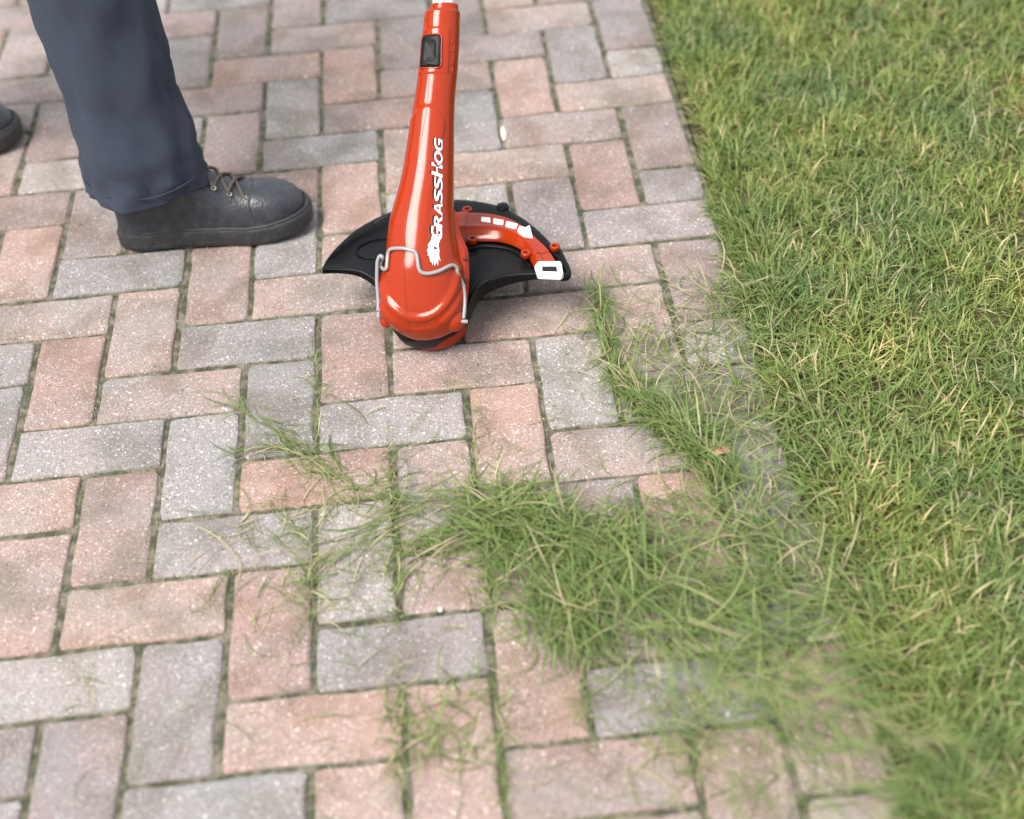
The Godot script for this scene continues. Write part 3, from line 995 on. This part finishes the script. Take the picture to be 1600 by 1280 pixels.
	lettering(s, "GRASSHOG", Vector2(Vector2(0.0201, 0.132)), Vector2(-0.5796, 0.2681).y - Vector2(-0.5796, 0.131).y, 0.0117, 0.30, 0.0004, [0, 5])
	part("lettering_shadow", s, M.ink, house)
	s = Shape.new()
	var tuft := [Vector2(0.0087, 0.1397), Vector2(0.0195, 0.1406), Vector2(0.0187, 0.1327), Vector2(0.0165, 0.1258), Vector2(0.0178, 0.1189), Vector2(0.0174, 0.1119), Vector2(0.0198, 0.1032), Vector2(0.0167, 0.1076), Vector2(0.016, 0.0976), Vector2(0.0135, 0.1045), Vector2(0.0121, 0.0967), Vector2(0.0104, 0.1041), Vector2(0.0092, 0.098), Vector2(0.0073, 0.105), Vector2(0.0059, 0.1024), Vector2(0.0052, 0.1098), Vector2(0.0026, 0.1119), Vector2(0.0033, 0.1154), Vector2(0.0016, 0.118), Vector2(0.0036, 0.1219), Vector2(0.0029, 0.1258), Vector2(0.0065, 0.131)]
	decal(s, tuft, 0.0007)
	part("tuft_emblem", s, M.white, house)
	s = Shape.new()
	var shade := []
	var tc := Vector2(Vector2(0.0108, 0.118))
	for p in tuft:
		shade.append(tc + (p - tc) * 1.08 + Vector2(-0.0005, 0))
	decal(s, shade, 0.0004)
	decal(s, [Vector2(0.0104, 0.1223), Vector2(0.0121, 0.1232), Vector2(0.0144, 0.1223), Vector2(0.0142, 0.1202), Vector2(0.0125, 0.1197), Vector2(0.0108, 0.1206)], 0.0009)
	part("emblem_shadow", s, M.ink, house)
	# wire edge guide
	s = Shape.new()
	var wire := []
	for p in [Vector3(-0.0654, 0.0312, 0.012), Vector3(-0.0657, 0.0547, 0.012), Vector3(-0.0672, 0.0772, 0.014), Vector3(-0.0666, 0.098, 0.019), Vector3(-0.0654, 0.1076, 0.022), Vector3(-0.062, 0.1131, 0.024), Vector3(-0.0585, 0.1102, 0.024), Vector3(-0.0594, 0.1045, -1), Vector3(-0.0585, 0.0993, -1), Vector3(-0.0547, 0.0949, -1), Vector3(-0.051, 0.0954, -1), Vector3(-0.05, 0.1006, -1), Vector3(-0.0491, 0.1119, -1), Vector3(-0.0477, 0.1176, -1), Vector3(-0.0438, 0.1211, -1), Vector3(-0.0295, 0.1209, -1), Vector3(-0.0169, 0.1176, -1), Vector3(-0.0127, 0.1145, -1), Vector3(-0.0108, 0.1093, -1), Vector3(-0.009, 0.0963, -1), Vector3(-0.0073, 0.0911, -1), Vector3(-0.0035, 0.088, -1), Vector3(0.0052, 0.0873, -1), Vector3(0.018, 0.0914, -1), Vector3(0.0278, 0.0972, -1), Vector3(0.0335, 0.0994, -1), Vector3(0.0377, 0.0967, -1), Vector3(0.042, 0.0902, 0.021), Vector3(0.0465, 0.0807, 0.019), Vector3(0.0493, 0.0729, 0.018), Vector3(0.051, 0.0573, 0.018), Vector3(0.0507, 0.0408, 0.019), Vector3(0.0496, 0.0295, 0.019)]:
		var row := table(outline, p.y)
		var over := 0.0
		if p.x > row.y and p.x < row.z:
			over = housing(p.y, angle_at(p.x, p.y), 0.006).z
		if p.x > 0.0 and p.x < Vector2(0.0564, 0.4624).x:
			over = maxf(over, 0.0155)
		wire.append(body_frame * Vector3(p.x, p.y, maxf(p.z, over)) if p.z >= 0.0 else on_housing(Vector2(p.x, p.y), 0.0028))
	tube(s, curve(wire, 6), 0.0026, 12)
	tube(s, [body_frame * Vector3(0.0416, 0.0256, 0.02), body_frame * Vector3(0.0551, 0.0253, 0.02)], 0.0026, 12)
	tube(s, [body_frame * Vector3(-0.0681, 0.0416, 0.014), body_frame * Vector3(-0.059, 0.0416, 0.014)], 0.0026, 12)
	part("wire_guide", s, M.wire, t)
	# spool and hub below
	var tilt := Transform3D(Basis(Vector3(0, 0, 1), 0.04) * Basis(Vector3.RIGHT, 0.03), Vector3.ZERO)
	s = Shape.new()
	lathe(s, Transform3D(tilt.basis, Vector3(0.1585, -0.0075, -0.2205)), [Vector2(0.0001, 0.020), Vector2(0.042, 0.020), Vector2(0.0455, 0.022), Vector2(0.0472, 0.028), Vector2(0.0485, 0.040), Vector2(0.0475, 0.052), Vector2(0.042, 0.062), Vector2(0.0001, 0.062)], 56)
	part("hub", s, M.black_gloss, t)
	s = Shape.new()
	lathe(s, Transform3D(tilt.basis, Vector3(0.1675, 0.0, -0.2212)), [Vector2(0.0001, 0.0005), Vector2(0.018, 0.0008), Vector2(0.034, 0.003), Vector2(0.0425, 0.007), Vector2(0.0455, 0.012), Vector2(0.0462, 0.020), Vector2(0.044, 0.027), Vector2(0.0001, 0.026)], 56)
	part("spool_cap", s, M.orange_matt, t)
	build_guard(t)

func _ring_path(poly: Array, k: float, lift: float) -> Array:
	var c := Vector2.ZERO
	for p in poly:
		c += p / poly.size()
	var out := []
	for a in poly.size() + 1:
		out.append(on_housing(c + (poly[a % poly.size()] - c) * k, lift))
	return out

func resample(points: Array, n: int) -> Array:
	var fine := curve(points, 12)
	var run := [0.0]
	for k in fine.size() - 1:
		run.append(run[-1] + fine[k].distance_to(fine[k + 1]))
	var out := []
	var k := 0
	for a in n:
		var want: float = run[-1] * a / (n - 1)
		while k < fine.size() - 2 and run[k + 1] < want:
			k += 1
		out.append(fine[k].lerp(fine[k + 1], clampf((want - run[k]) / maxf(run[k + 1] - run[k], 1e-6), 0.0, 1.0)))
	return out

func build_guard(t: Node3D) -> void:
	var n := 120
	# rear rim: a circle; front edge: from tip to tip, sinking to a collar round the hub
	var rear := resample([Vector3(0.0174, 0.087, -0.282), Vector3(0.0253, 0.087, -0.3055), Vector3(0.0416, 0.087, -0.3344), Vector3(0.0646, 0.087, -0.3678), Vector3(0.0926, 0.087, -0.3927), Vector3(0.1181, 0.087, -0.4085), Vector3(0.1447, 0.087, -0.4209), Vector3(0.173, 0.087, -0.4262), Vector3(0.2012, 0.087, -0.4265), Vector3(0.2291, 0.087, -0.4208), Vector3(0.2519, 0.087, -0.4109), Vector3(0.2743, 0.087, -0.3968), Vector3(0.2914, 0.087, -0.3787), Vector3(0.3119, 0.087, -0.3487), Vector3(0.331, 0.087, -0.3098), Vector3(0.3435, 0.087, -0.2728), Vector3(0.3508, 0.087, -0.2406), Vector3(0.3554, 0.087, -0.2096)], n)
	var front := resample([Vector3(0.0182, 0.086, -0.2794), Vector3(0.0503, 0.086, -0.2764), Vector3(0.0733, 0.085, -0.2679), Vector3(0.0935, 0.078, -0.25), Vector3(0.1022, 0.066, -0.2216), Vector3(0.1094, 0.056, -0.1986), Vector3(0.1325, 0.05, -0.1739), Vector3(0.1597, 0.048, -0.1622), Vector3(0.1888, 0.05, -0.1664), Vector3(0.2066, 0.056, -0.1801), Vector3(0.2144, 0.066, -0.1946), Vector3(0.226, 0.078, -0.2119), Vector3(0.2448, 0.085, -0.2215), Vector3(0.2787, 0.086, -0.2266), Vector3(0.3136, 0.086, -0.2224), Vector3(0.3391, 0.086, -0.2137), Vector3(0.3525, 0.086, -0.2077)], n)
	var s := Shape.new()
	var shares := [0.0, 0.015, 0.05, 0.2, 0.4, 0.58, 0.72, 0.80, 0.835, 0.86, 0.95, 0.985, 1.0]
	var lift := [-0.003, -0.0008, 0.0, -0.002, -0.004, -0.005, -0.005, -0.004, -0.0005, 0.0032, 0.0034, 0.0022, -0.001]
	var top := []
	for a in shares.size():
		var row := []
		for k in n:
			var ends := smoothstep(0.0, 0.10, float(k) / (n - 1)) * smoothstep(1.0, 0.90, float(k) / (n - 1))
			var f: Vector3 = front[k]
			var r: Vector3 = rear[k]
			var p := f.lerp(r, shares[a])
			# the sunk collar rises fast to the plate
			var rise := smoothstep(0.0, 0.45, shares[a])
			p.y = lerpf(f.y, r.y, rise) + lift[a] * ends
			row.append(p)
		top.append(row)
	s.quad_grid(top)
	s.facing(Vector3.UP)
	# walls: the skirt behind and the dark face in front, and the underside
	var walls := Shape.new()
	var fr := [[], []]
	var bk := [[], []]
	for k in n:
		var x := float(k) / (n - 1)
		var near_hub := smoothstep(0.0, 0.42, x) * smoothstep(1.0, 0.60, x)
		var f: Vector3 = front[k]
		var r: Vector3 = rear[k]
		fr[0].append(f + Vector3(0, -0.003, 0))
		fr[1].append(f + Vector3(0, -lerpf(0.006, 0.030, near_hub) + 0.018 * smoothstep(0.36, 0.46, x) * smoothstep(0.66, 0.56, x), 0))
		bk[0].append(r + Vector3(0, -0.001, 0))
		bk[1].append(r + Vector3(0, -lerpf(0.006, 0.026, near_hub), 0))
	walls.quad_grid([fr[0], fr[1]])
	walls.facing(Vector3(0, 0, 1))
	var q := walls.mark()
	walls.quad_grid([bk[0], bk[1]])
	walls.facing(Vector3(0, 0, -1), q)
	q = walls.mark()
	walls.quad_grid([fr[1], bk[1]])
	walls.facing(Vector3.DOWN, q)
	# joined into one mesh
	var first := s.v.size()
	s.v.append_array(walls.v)
	for a in walls.i:
		s.i.append(first + a)
	var guard := part("guard", s, M.black, t)
	# rounded heel at the guard's right end
	s = Shape.new()
	tube(s, curve([Vector3(0.3469, 0.087, -0.2707), Vector3(0.3514, 0.086, -0.2466), Vector3(0.355, 0.085, -0.223), Vector3(0.3528, 0.084, -0.2112), Vector3(0.344, 0.084, -0.2111)], 6), 0.0048, 12)
	part("guard_lip", s, M.black, guard)
	# knob on the rim, moulded oval and ridge
	s = Shape.new()
	lathe(s, Transform3D(Basis.IDENTITY, Vector3(0.279, 0.084, -0.3888)), [Vector2(0.0001, -0.012), Vector2(0.0095, -0.012), Vector2(0.0095, 0.006), Vector2(0.0085, 0.0085), Vector2(0.0001, 0.009)], 24)
	part("knob", s, M.black, guard)
	s = Shape.new()
	var oval := []
	for k in 33:
		var a := TAU * k / 32
		var c: Vector3 = Vector3(0.1019, 0.083, -0.3238)
		oval.append(c + Vector3(0.037 * cos(a), 0.0004, 0.024 * sin(a)).rotated(Vector3.UP, 0.12))
	tube(s, oval, 0.0009, 8)
	part("moulded_oval", s, M.black, guard)
	s = Shape.new()
	tube(s, curve([Vector3(0.214, 0.0825, -0.2994), Vector3(0.2352, 0.0825, -0.3053), Vector3(0.262, 0.0825, -0.3008), Vector3(0.2836, 0.0825, -0.2878), Vector3(0.2979, 0.0825, -0.2666), Vector3(0.3063, 0.0825, -0.2406)], 6), 0.0032, 10)
	part("ridge", s, M.black, guard)
	s = Shape.new()
	tube(s, curve([Vector3(0.1121, 0.0875, -0.392), Vector3(0.1008, 0.0875, -0.3839), Vector3(0.0915, 0.0875, -0.3756)], 4), 0.0045, 10)
	part("latch", s, M.black_gloss, guard)
	# orange arm that lies on the guard
	var outer := resample([Vector3(0.2022, 0.095, -0.3786), Vector3(0.2143, 0.095, -0.3815), Vector3(0.2362, 0.095, -0.3761), Vector3(0.2588, 0.095, -0.3689), Vector3(0.2808, 0.095, -0.356), Vector3(0.3017, 0.095, -0.3319), Vector3(0.3208, 0.095, -0.2934), Vector3(0.3352, 0.095, -0.258), Vector3(0.3427, 0.095, -0.2276)], 60)
	var inner := resample([Vector3(0.1982, 0.09, -0.3118), Vector3(0.2101, 0.09, -0.3145), Vector3(0.2319, 0.09, -0.3149), Vector3(0.2632, 0.09, -0.3096), Vector3(0.2831, 0.09, -0.2983), Vector3(0.297, 0.09, -0.2818), Vector3(0.3057, 0.09, -0.2593), Vector3(0.3101, 0.09, -0.2401), Vector3(0.3126, 0.09, -0.229)], 60)
	s = Shape.new()
	var rows := []
	for c in [[-0.01, 0.855], [0.0, 0.92], [0.02, 0.945], [0.06, 0.957], [0.12, 0.96], [0.3, 0.962], [0.52, 0.962], [0.57, 0.972], [0.61, 0.988], [0.66, 0.992], [0.71, 0.985], [0.78, 0.962], [0.88, 0.925], [0.97, 0.89], [1.0, 0.855]]:
		var row := []
		for k in 60:
			var p: Vector3 = outer[k].lerp(inner[k], c[0])
			p.y = c[1] * 0.1
			row.append(p)
		rows.append(row)
	s.quad_grid(rows)
	s.facing(Vector3.UP)
	var ends := s.mark()
	for k in [0, 59]:
		var ring := []
		var c := Vector3.ZERO
		for r in rows:
			ring.append(r[k])
			c += r[k] / rows.size()
		ends = s.mark()
		s.fan(ring, c)
		s.facing(rows[5][0] - rows[5][59] if k == 0 else rows[5][59] - rows[5][0], ends)
	var arm := part("guard_arm", s, M.orange, t)
	# collar band and the groove beside it, second step near the tip
	for band in [[4, 7, 0.0012], [45, 51, 0.0008]]:
		s = Shape.new()
		var br := []
		for r in rows:
			var row := []
			for k in range(band[0], band[1] + 1):
				row.append(r[k] + Vector3(0, band[2], 0))
			br.append(row)
		var q0 := s.mark()
		s.quad_grid(br)
		s.facing(Vector3.UP, q0)
		part("arm_band", s, M.orange, arm)
	# screw bosses
	for boss in [Vector3(0.2274, 0.094, -0.3841), Vector3(0.2299, 0.094, -0.3085), Vector3(0.3017, 0.094, -0.2619), Vector3(0.3428, 0.094, -0.2714)]:
		s = Shape.new()
		lathe(s, Transform3D(Basis.IDENTITY, boss), [Vector2(0.0033, -0.004), Vector2(0.0033, 0.0018), Vector2(0.0040, 0.0026), Vector2(0.0062, 0.0026), Vector2(0.0074, 0.0014), Vector2(0.0077, -0.0045), Vector2(0.0033, -0.0045), Vector2(0.0033, -0.004)], 24)
		var ring := part("screw_boss", s, M.orange, arm)
		s = Shape.new()
		lathe(s, Transform3D(Basis.IDENTITY, boss + Vector3(0, -0.0028, 0)), [Vector2(0.0001, -0.001), Vector2(0.0032, -0.001), Vector2(0.0032, 0.001), Vector2(0.0001, 0.001)], 16)
		part("screw", s, M.black_gloss, ring)
	# white tag with its slot, dashes and arrow
	var plan := Transform3D(Basis(Vector3.RIGHT, Vector3.FORWARD, Vector3.UP), Vector3.ZERO)
	s = Shape.new()
	slab(s, rounded(_plan([Vector3(0.3098, 0.0985, -0.2228), Vector3(0.3165, 0.0985, -0.2331), Vector3(0.3455, 0.0985, -0.2282), Vector3(0.3473, 0.0985, -0.2242), Vector3(0.3468, 0.0985, -0.1957), Vector3(0.3425, 0.0985, -0.1919), Vector3(0.3119, 0.0985, -0.1992)]), 0.003), plan, 0.0945, 0.1000, 0.001)
	var white := part("white_tag", s, M.white, arm)
	s = Shape.new()
	slab(s, _plan([Vector3(0.32, 0.0988, -0.219), Vector3(0.3394, 0.0988, -0.2158), Vector3(0.3394, 0.0988, -0.2035), Vector3(0.3193, 0.0988, -0.2077)]), plan, 0.0993, 0.1003)
	part("slot", s, M.black_gloss, white)
	for mark in [[Vector3(0.2462, 0.0968, -0.3584), Vector3(0.2588, 0.0968, -0.3546), Vector3(0.2583, 0.0968, -0.3415), Vector3(0.2454, 0.0968, -0.347)], [Vector3(0.2632, 0.0968, -0.3522), Vector3(0.2773, 0.0968, -0.3448), Vector3(0.2754, 0.0968, -0.3321), Vector3(0.2617, 0.0968, -0.3385)], [Vector3(0.2811, 0.0968, -0.3417), Vector3(0.2963, 0.0968, -0.3318), Vector3(0.2925, 0.0968, -0.3195), Vector3(0.2782, 0.0968, -0.3284)]]:
		s = Shape.new()
		slab(s, rounded(_plan(mark), 0.0015, 3), plan, 0.0955, 0.0969)
		part("white_dash", s, M.white, arm)
	s = Shape.new()
	slab(s, _plan([Vector3(0.2986, 0.0968, -0.3265), Vector3(0.3063, 0.0968, -0.3212), Vector3(0.3126, 0.0968, -0.3258), Vector3(0.314, 0.0968, -0.2926), Vector3(0.2925, 0.0968, -0.3034), Vector3(0.2961, 0.0968, -0.3084), Vector3(0.2939, 0.0968, -0.3144)]), plan, 0.0955, 0.0969)
	part("white_arrow", s, M.white, arm)

func _plan(points: Array) -> Array:
	var out := []
	for p in points:
		out.append(Vector2(p.x, -p.z))
	return out

# ------------------------------------------------------------------ the person's boots and trousers
func build_boot(at: Vector3, turn: float, parent: Node3D) -> void:
	var f := Transform3D(Basis(Vector3.UP, turn), at)   # x from heel (0) to toe (0.30)
	var half := [[0.0, 0.012], [0.004, 0.022], [0.016, 0.032], [0.045, 0.038], [0.10, 0.036], [0.16, 0.043], [0.205, 0.051], [0.24, 0.052], [0.268, 0.046], [0.286, 0.035], [0.296, 0.021], [0.300, 0.008]]
	var s := Shape.new()
	var poly := []
	for k in half.size():
		poly.append(Vector2(half[k][0], half[k][1]))
	for k in range(half.size() - 1, -1, -1):
		poly.append(Vector2(half[k][0], -half[k][1]))
	poly = rounded(poly, 0.006, 2)
	# sole: side walls rounded over, a shallow groove half way up
	var rows := []
	for lay in [[0.94, 0.0], [0.99, 0.004], [1.0, 0.010], [0.985, 0.0115], [1.0, 0.013], [1.0, 0.024], [0.975, 0.029], [0.90, 0.0305], [0.02, 0.0305]]:
		var ring := []
		for p in poly:
			var spring: float = 0.010 * smoothstep(0.2, 0.3, p.x)
			ring.append(f * Vector3(0.15 + (p.x - 0.15) * lerpf(1.0, lay[0], 0.4) if lay[0] > 0.5 else 0.15 + (p.x - 0.15) * lay[0], lay[1] + spring, p.y * lay[0]))
		rows.append(ring)
	s.quad_grid(rows, true)
	s.fan(rows[0], f * Vector3(0.15, 0, 0))
	s.closed()
	var boot := Node3D.new()
	boot.name = "boot"
	boot.position = at - parent.position
	parent.add_child(boot, true)
	part("sole", s, M.rubber, boot)
	# upper
	s = Shape.new()
	rows = []
	var sec := [[0.006, 0.010, 0.10], [0.008, 0.024, 0.13], [0.016, 0.031, 0.145], [0.04, 0.036, 0.15], [0.07, 0.0365, 0.15], [0.095, 0.036, 0.138], [0.12, 0.0362, 0.112], [0.145, 0.0375, 0.086], [0.168, 0.040, 0.073], [0.188, 0.0430, 0.0620], [0.203, 0.0448, 0.0550], [0.211, 0.0455, 0.0520], [0.2145, 0.0470, 0.0536], [0.230, 0.0475, 0.0505], [0.247, 0.046, 0.0462], [0.262, 0.041, 0.0402], [0.274, 0.034, 0.0325], [0.283, 0.025, 0.021], [0.288, 0.015, 0.013], [0.290, 0.003, 0.004]]
	for c in sec:
		var row := []
		for k in 33:
			var a := PI * k / 32
			var y: float = 0.026 + c[2] * sin(a) ** (0.80 if c[0] > 0.16 else 0.6)
			var z: float = c[1] * signf(cos(a)) * absf(cos(a)) ** (0.75 if c[0] > 0.15 else 0.62)
			# narrower towards the lacing
			if c[0] < 0.19:
				z *= lerpf(1.0, 0.72, smoothstep(0.4, 1.0, sin(a)))
			row.append(f * Vector3(c[0], y + 0.008 * smoothstep(0.2, 0.3, c[0]), z))
		rows.append(row)
	s.quad_grid(rows)
	s.facing(Vector3.UP)
	var upper := part("upper", s, M.leather, boot)
	# welt, toe cap seam
	s = Shape.new()
	var welt := []
	for p in poly:
		welt.append(f * Vector3(0.15 + (p.x - 0.15) * 0.965, 0.031 + 0.010 * smoothstep(0.2, 0.3, p.x), p.y * 0.93))
	welt.append(welt[0])
	tube(s, welt, 0.0026, 8)
	part("welt", s, M.rubber, boot)
	s = Shape.new()
	var fold := []
	for k in 25:
		var a := PI * (k + 1.5) / 27
		fold.append(f * Vector3(0.2128 + 0.003 * cos(a * 4.0), 0.026 + 0.0526 * sin(a) ** 0.8 + 0.0008, 0.0464 * signf(cos(a)) * absf(cos(a)) ** 0.75))
	tube(s, fold, 0.0011, 6)
	part("toe_seam", s, M.rubber, upper)
	# throat of the lacing, eyelets and laces
	for k in 4:
		var x := 0.204 - 0.021 * k
		var h = 0.026 + [0.0560, 0.0650, 0.0780, 0.0940][k]
		for sd in [-1.0, 1.0]:
			s = Shape.new()
			var ring := []
			for j in 13:
				var a := TAU * j / 12
				ring.append(f * Vector3(x + 0.0034 * cos(a), h - 0.009 + 0.0022 * sin(a), sd * (0.0265 + 0.0016 * -sin(a))))
			tube(s, ring, 0.0011, 6)
			part("eyelet", s, M.metal, upper)
		s = Shape.new()
		tube(s, curve([f * Vector3(x, h - 0.009, 0.027), f * Vector3(x - 0.006, h + 0.001, 0.015), f * Vector3(x - 0.012, h + 0.007, 0.0), f * Vector3(x - 0.018, h + 0.007, -0.015), f * Vector3(x - 0.022, h + 0.004, -0.027)], 5), 0.0026, 8)
		tube(s, curve([f * Vector3(x, h - 0.009, -0.027), f * Vector3(x - 0.006, h + 0.002, -0.015), f * Vector3(x - 0.011, h + 0.0095, 0.0), f * Vector3(x - 0.018, h + 0.008, 0.015), f * Vector3(x - 0.022, h + 0.004, 0.027)], 5), 0.0026, 8)
		part("lace", s, M.lace, upper)

func loft(s: Shape, rings: Array, sides := 48) -> void:   # rings: [centre, radius x, radius z]; cloth folds gather towards the hem
	var folds := FastNoiseLite.new()
	folds.seed = 21
	folds.frequency = 1.0
	folds.fractal_octaves = 3
	var rows := []
	var low: float = rings[0][0].y
	for k in 60:
		var y := lerpf(low, rings[-1][0].y, (k / 59.0) ** 1.5)
		var j := 0
		while j < rings.size() - 2 and rings[j + 1][0].y < y:
			j += 1
		var t: float = smoothstep(0.0, 1.0, (y - rings[j][0].y) / (rings[j + 1][0].y - rings[j][0].y))
		var c: Vector3 = rings[j][0].lerp(rings[j + 1][0], t)
		c.y = y
		var rx := lerpf(rings[j][1], rings[j + 1][1], t)
		var rz := lerpf(rings[j][2], rings[j + 1][2], t)
		var ring := []
		for n in sides:
			var a := TAU * n / sides
			var gather := exp(-(y - low) * 7.0)
			var fold := folds.get_noise_3d(cos(a) * 1.3, y * (9.0 + 10.0 * gather) + sin(a) * 1.6, sin(a) * 1.3)
			ring.append(c + Vector3(rx * cos(a), 0, rz * sin(a)) * (1.0 + fold * (0.10 + 0.14 * gather)))
		rows.append(ring)
	# the hem turns in and has an inside
	var inner := []
	for p in rows[0]:
		inner.append(rings[0][0] + (p - rings[0][0]) * 0.97 + Vector3(0, 0.002, 0))
	rows.push_front(inner)
	var q := s.mark()
	s.quad_grid(rows, true)
	s.fan(rows[-1], Vector3(rings[-1][0]))
	s.closed(q)

func build_person() -> void:
	var heel := Vector3(-0.307, 0.0, -0.532)
	var t := thing("person", "person in dark leather lace-up boots, one boot pointing at the trimmer", "person", heel)
	build_boot(heel, 0.0, t)
	build_boot(Vector3(-0.80, 0.0, -0.83), 0.15, t)
	var s := Shape.new()
	var a := Vector3(-0.235, 0, -0.532)
	loft(s, [[a + Vector3(-0.01, 0.10, 0), 0.088, 0.078], [a + Vector3(-0.01, 0.16, 0), 0.084, 0.076], [a + Vector3(-0.02, 0.26, -0.01), 0.080, 0.074], [a + Vector3(-0.03, 0.40, -0.02), 0.084, 0.078], [a + Vector3(-0.05, 0.52, -0.04), 0.088, 0.084], [a + Vector3(-0.10, 0.66, -0.06), 0.096, 0.092], [a + Vector3(-0.15, 0.80, -0.08), 0.108, 0.105], [a + Vector3(-0.18, 0.88, -0.10), 0.115, 0.112]])
	var b := Vector3(-0.73, 0, -0.84)
	loft(s, [[b + Vector3(-0.01, 0.10, 0), 0.088, 0.078], [b + Vector3(0.02, 0.26, 0.01), 0.080, 0.074], [b + Vector3(0.08, 0.44, 0.03), 0.086, 0.080], [b + Vector3(0.17, 0.62, 0.06), 0.094, 0.090], [b + Vector3(0.27, 0.80, 0.09), 0.110, 0.106], [b + Vector3(0.31, 0.88, 0.10), 0.116, 0.112]])
	loft(s, [[Vector3(-0.42, 0.80, -0.69), 0.09, 0.13], [Vector3(-0.42, 0.86, -0.69), 0.125, 0.18], [Vector3(-0.42, 0.95, -0.69), 0.13, 0.185], [Vector3(-0.41, 1.05, -0.69), 0.12, 0.165]])
	var cloth := part("trousers", s, M.denim, t)
	s = Shape.new()
	var turn_up := []
	for n in 49:
		var th := TAU * n / 48
		turn_up.append(a + Vector3(-0.01, 0.122 + 0.002 * sin(th * 3.0), 0) + Vector3(0.0885 * cos(th), 0, 0.0795 * sin(th)))
	tube(s, turn_up, 0.0012, 6)
	part("hem", s, M.denim, cloth)

# ------------------------------------------------------------------ small things
func build_litter() -> void:
	var s := Shape.new()
	# a curled dry leaf
	var rows := []
	for k in 9:
		var x := float(k) / 8
		var w := 0.010 * sin(PI * (0.06 + 0.9 * x)) ** 0.8
		var row := []
		for j in 5:
			var y := (j - 2) / 2.0
			row.append(Vector3(Vector3(0.5104, 0, 0.1036)) + Vector3(0.024 * (x - 0.5), 0.022 + 0.005 * y * y + 0.003 * sin(x * 5.0), w * y).rotated(Vector3.UP, 0.5))
		rows.append(row)
	s.quad_grid(rows)
	s.facing(Vector3.UP)
	tag(part("dry_leaf", s, M.leaf, self), "small curled tan leaf lying by the grass near the lawn edge", "leaf")
	for e in [["pebble", Vector3(0.147, 0, 0.2955), 0.0042, "small white pebble beside the joint of the near grey brick", "pebble"], ["mortar_lump", Vector3(0.3028, 0, -0.7427), 0.0075, "pale lump of mortar lying in a joint right of the trimmer shaft", "mortar"], ["pebble", Vector3(0.3604, 0, -1.0206), 0.0045, "tiny white pebble on the grey brick far right of the shaft", "pebble"]]:
		s = Shape.new()
		rng.seed = hash(e[3])
		var ring := []
		for a in 7:
			var lat := -PI / 2 + PI * a / 6
			var row := []
			for b in 12:
				var lon := TAU * b / 12
				var r: float = e[2] * rng.randf_range(0.8, 1.1)
				row.append(e[1] + Vector3(cos(lon) * cos(lat) * r * 0.8, (0.30 if e[0] == "mortar_lump" else 0.55) * e[2] * (1.0 + sin(lat)) - 0.004 + (0.003 if e[0] == "mortar_lump" else 0.0), sin(lon) * cos(lat) * r * (3.4 if e[0] == "mortar_lump" else 1.1)))
			ring.append(row)
		s.quad_grid(ring, true)
		s.closed()
		tag(part(e[0], s, M.mortar if e[0] == "mortar_lump" else M.stone, self), e[3], e[4])

func _ready() -> void:
	# camera: a short telephoto, about 1.4 m above the path, looking down at 40 degrees
	var cam := Camera3D.new()
	cam.name = "camera"
	var lens := CameraAttributesPhysical.new()
	lens.frustum_focal_length = 46.88   # 24 mm high frame: 28.7 degrees
	lens.frustum_focus_distance = 2.16
	lens.exposure_aperture = 2.0
	lens.frustum_near = 0.05
	lens.frustum_far = 200.0
	cam.attributes = lens
	cam.fov = 28.717
	cam.near = 0.05
	cam.far = 200.0
	cam.transform = Transform3D(Basis(Vector3(0.99488, -0.05787, 0.08280), Vector3(0.09778, 0.75760, -0.64535), Vector3(-0.02538, 0.65015, 0.75938)), Vector3(0.2050, 1.3712, 1.5577))
	add_child(cam)
	cam.current = true
	# bright even overcast, the sun a broad soft patch behind the camera
	var sky := ProceduralSkyMaterial.new()
	sky.sky_top_color = Color(0.88, 0.91, 0.95)
	sky.sky_horizon_color = Color(0.80, 0.82, 0.83)
	sky.sky_curve = 0.2
	sky.ground_bottom_color = Color(0.35, 0.36, 0.30)
	sky.ground_horizon_color = Color(0.5, 0.52, 0.48)
	var env := Environment.new()
	env.background_mode = Environment.BG_SKY
	env.sky = Sky.new()
	env.sky.sky_material = sky
	env.background_energy_multiplier = 0.44
	env.tonemap_mode = Environment.TONE_MAPPER_LINEAR
	env.tonemap_exposure = 2.75
	env.sdfgi_enabled = true
	env.ssao_enabled = true
	env.ssil_enabled = true
	var we := WorldEnvironment.new()
	we.name = "world_environment"
	we.environment = env
	add_child(we)
	var sun := DirectionalLight3D.new()
	sun.name = "sun"
	sun.light_energy = 0.7
	sun.light_color = Color(1.0, 0.98, 0.955)
	sun.light_angular_distance = 32.0
	sun.shadow_enabled = true
	sun.sky_mode = DirectionalLight3D.SKY_MODE_LIGHT_ONLY
	sun.basis = Basis.looking_at(-Vector3(-0.42, 0.82, 0.38).normalized(), Vector3.UP)
	add_child(sun)
	make_materials()
	# ground
	var g := Shape.new()
	g.v = PackedVector3Array([Vector3(-40, -0.03, -40), Vector3(40, -0.03, -40), Vector3(40, -0.03, 40), Vector3(-40, -0.03, 40)])
	g.i = PackedInt32Array([0, 1, 2, 0, 2, 3])
	g.facing(Vector3.UP)
	tag(part("ground", g, M.soil, self), "bare brown soil under the path and the lawn", "ground", "", "structure")
	g = Shape.new()
	g.v = PackedVector3Array([Vector3(0.608, -0.003, -4.4), Vector3(4.0, -0.003, -4.4), Vector3(4.0, -0.003, 2.0), Vector3(0.608, -0.003, 2.0)])
	g.i = PackedInt32Array([0, 1, 2, 0, 2, 3])
	g.facing(Vector3.UP)
	tag(part("lawn_soil", g, M.soil, self), "dark soil that the lawn grows from, right of the path", "soil", "", "structure")
	build_path()
	build_trimmer()
	build_person()
	lawn()
	clippings()
	thrown_clippings()
	grit()
	joint_growth()
	build_litter()
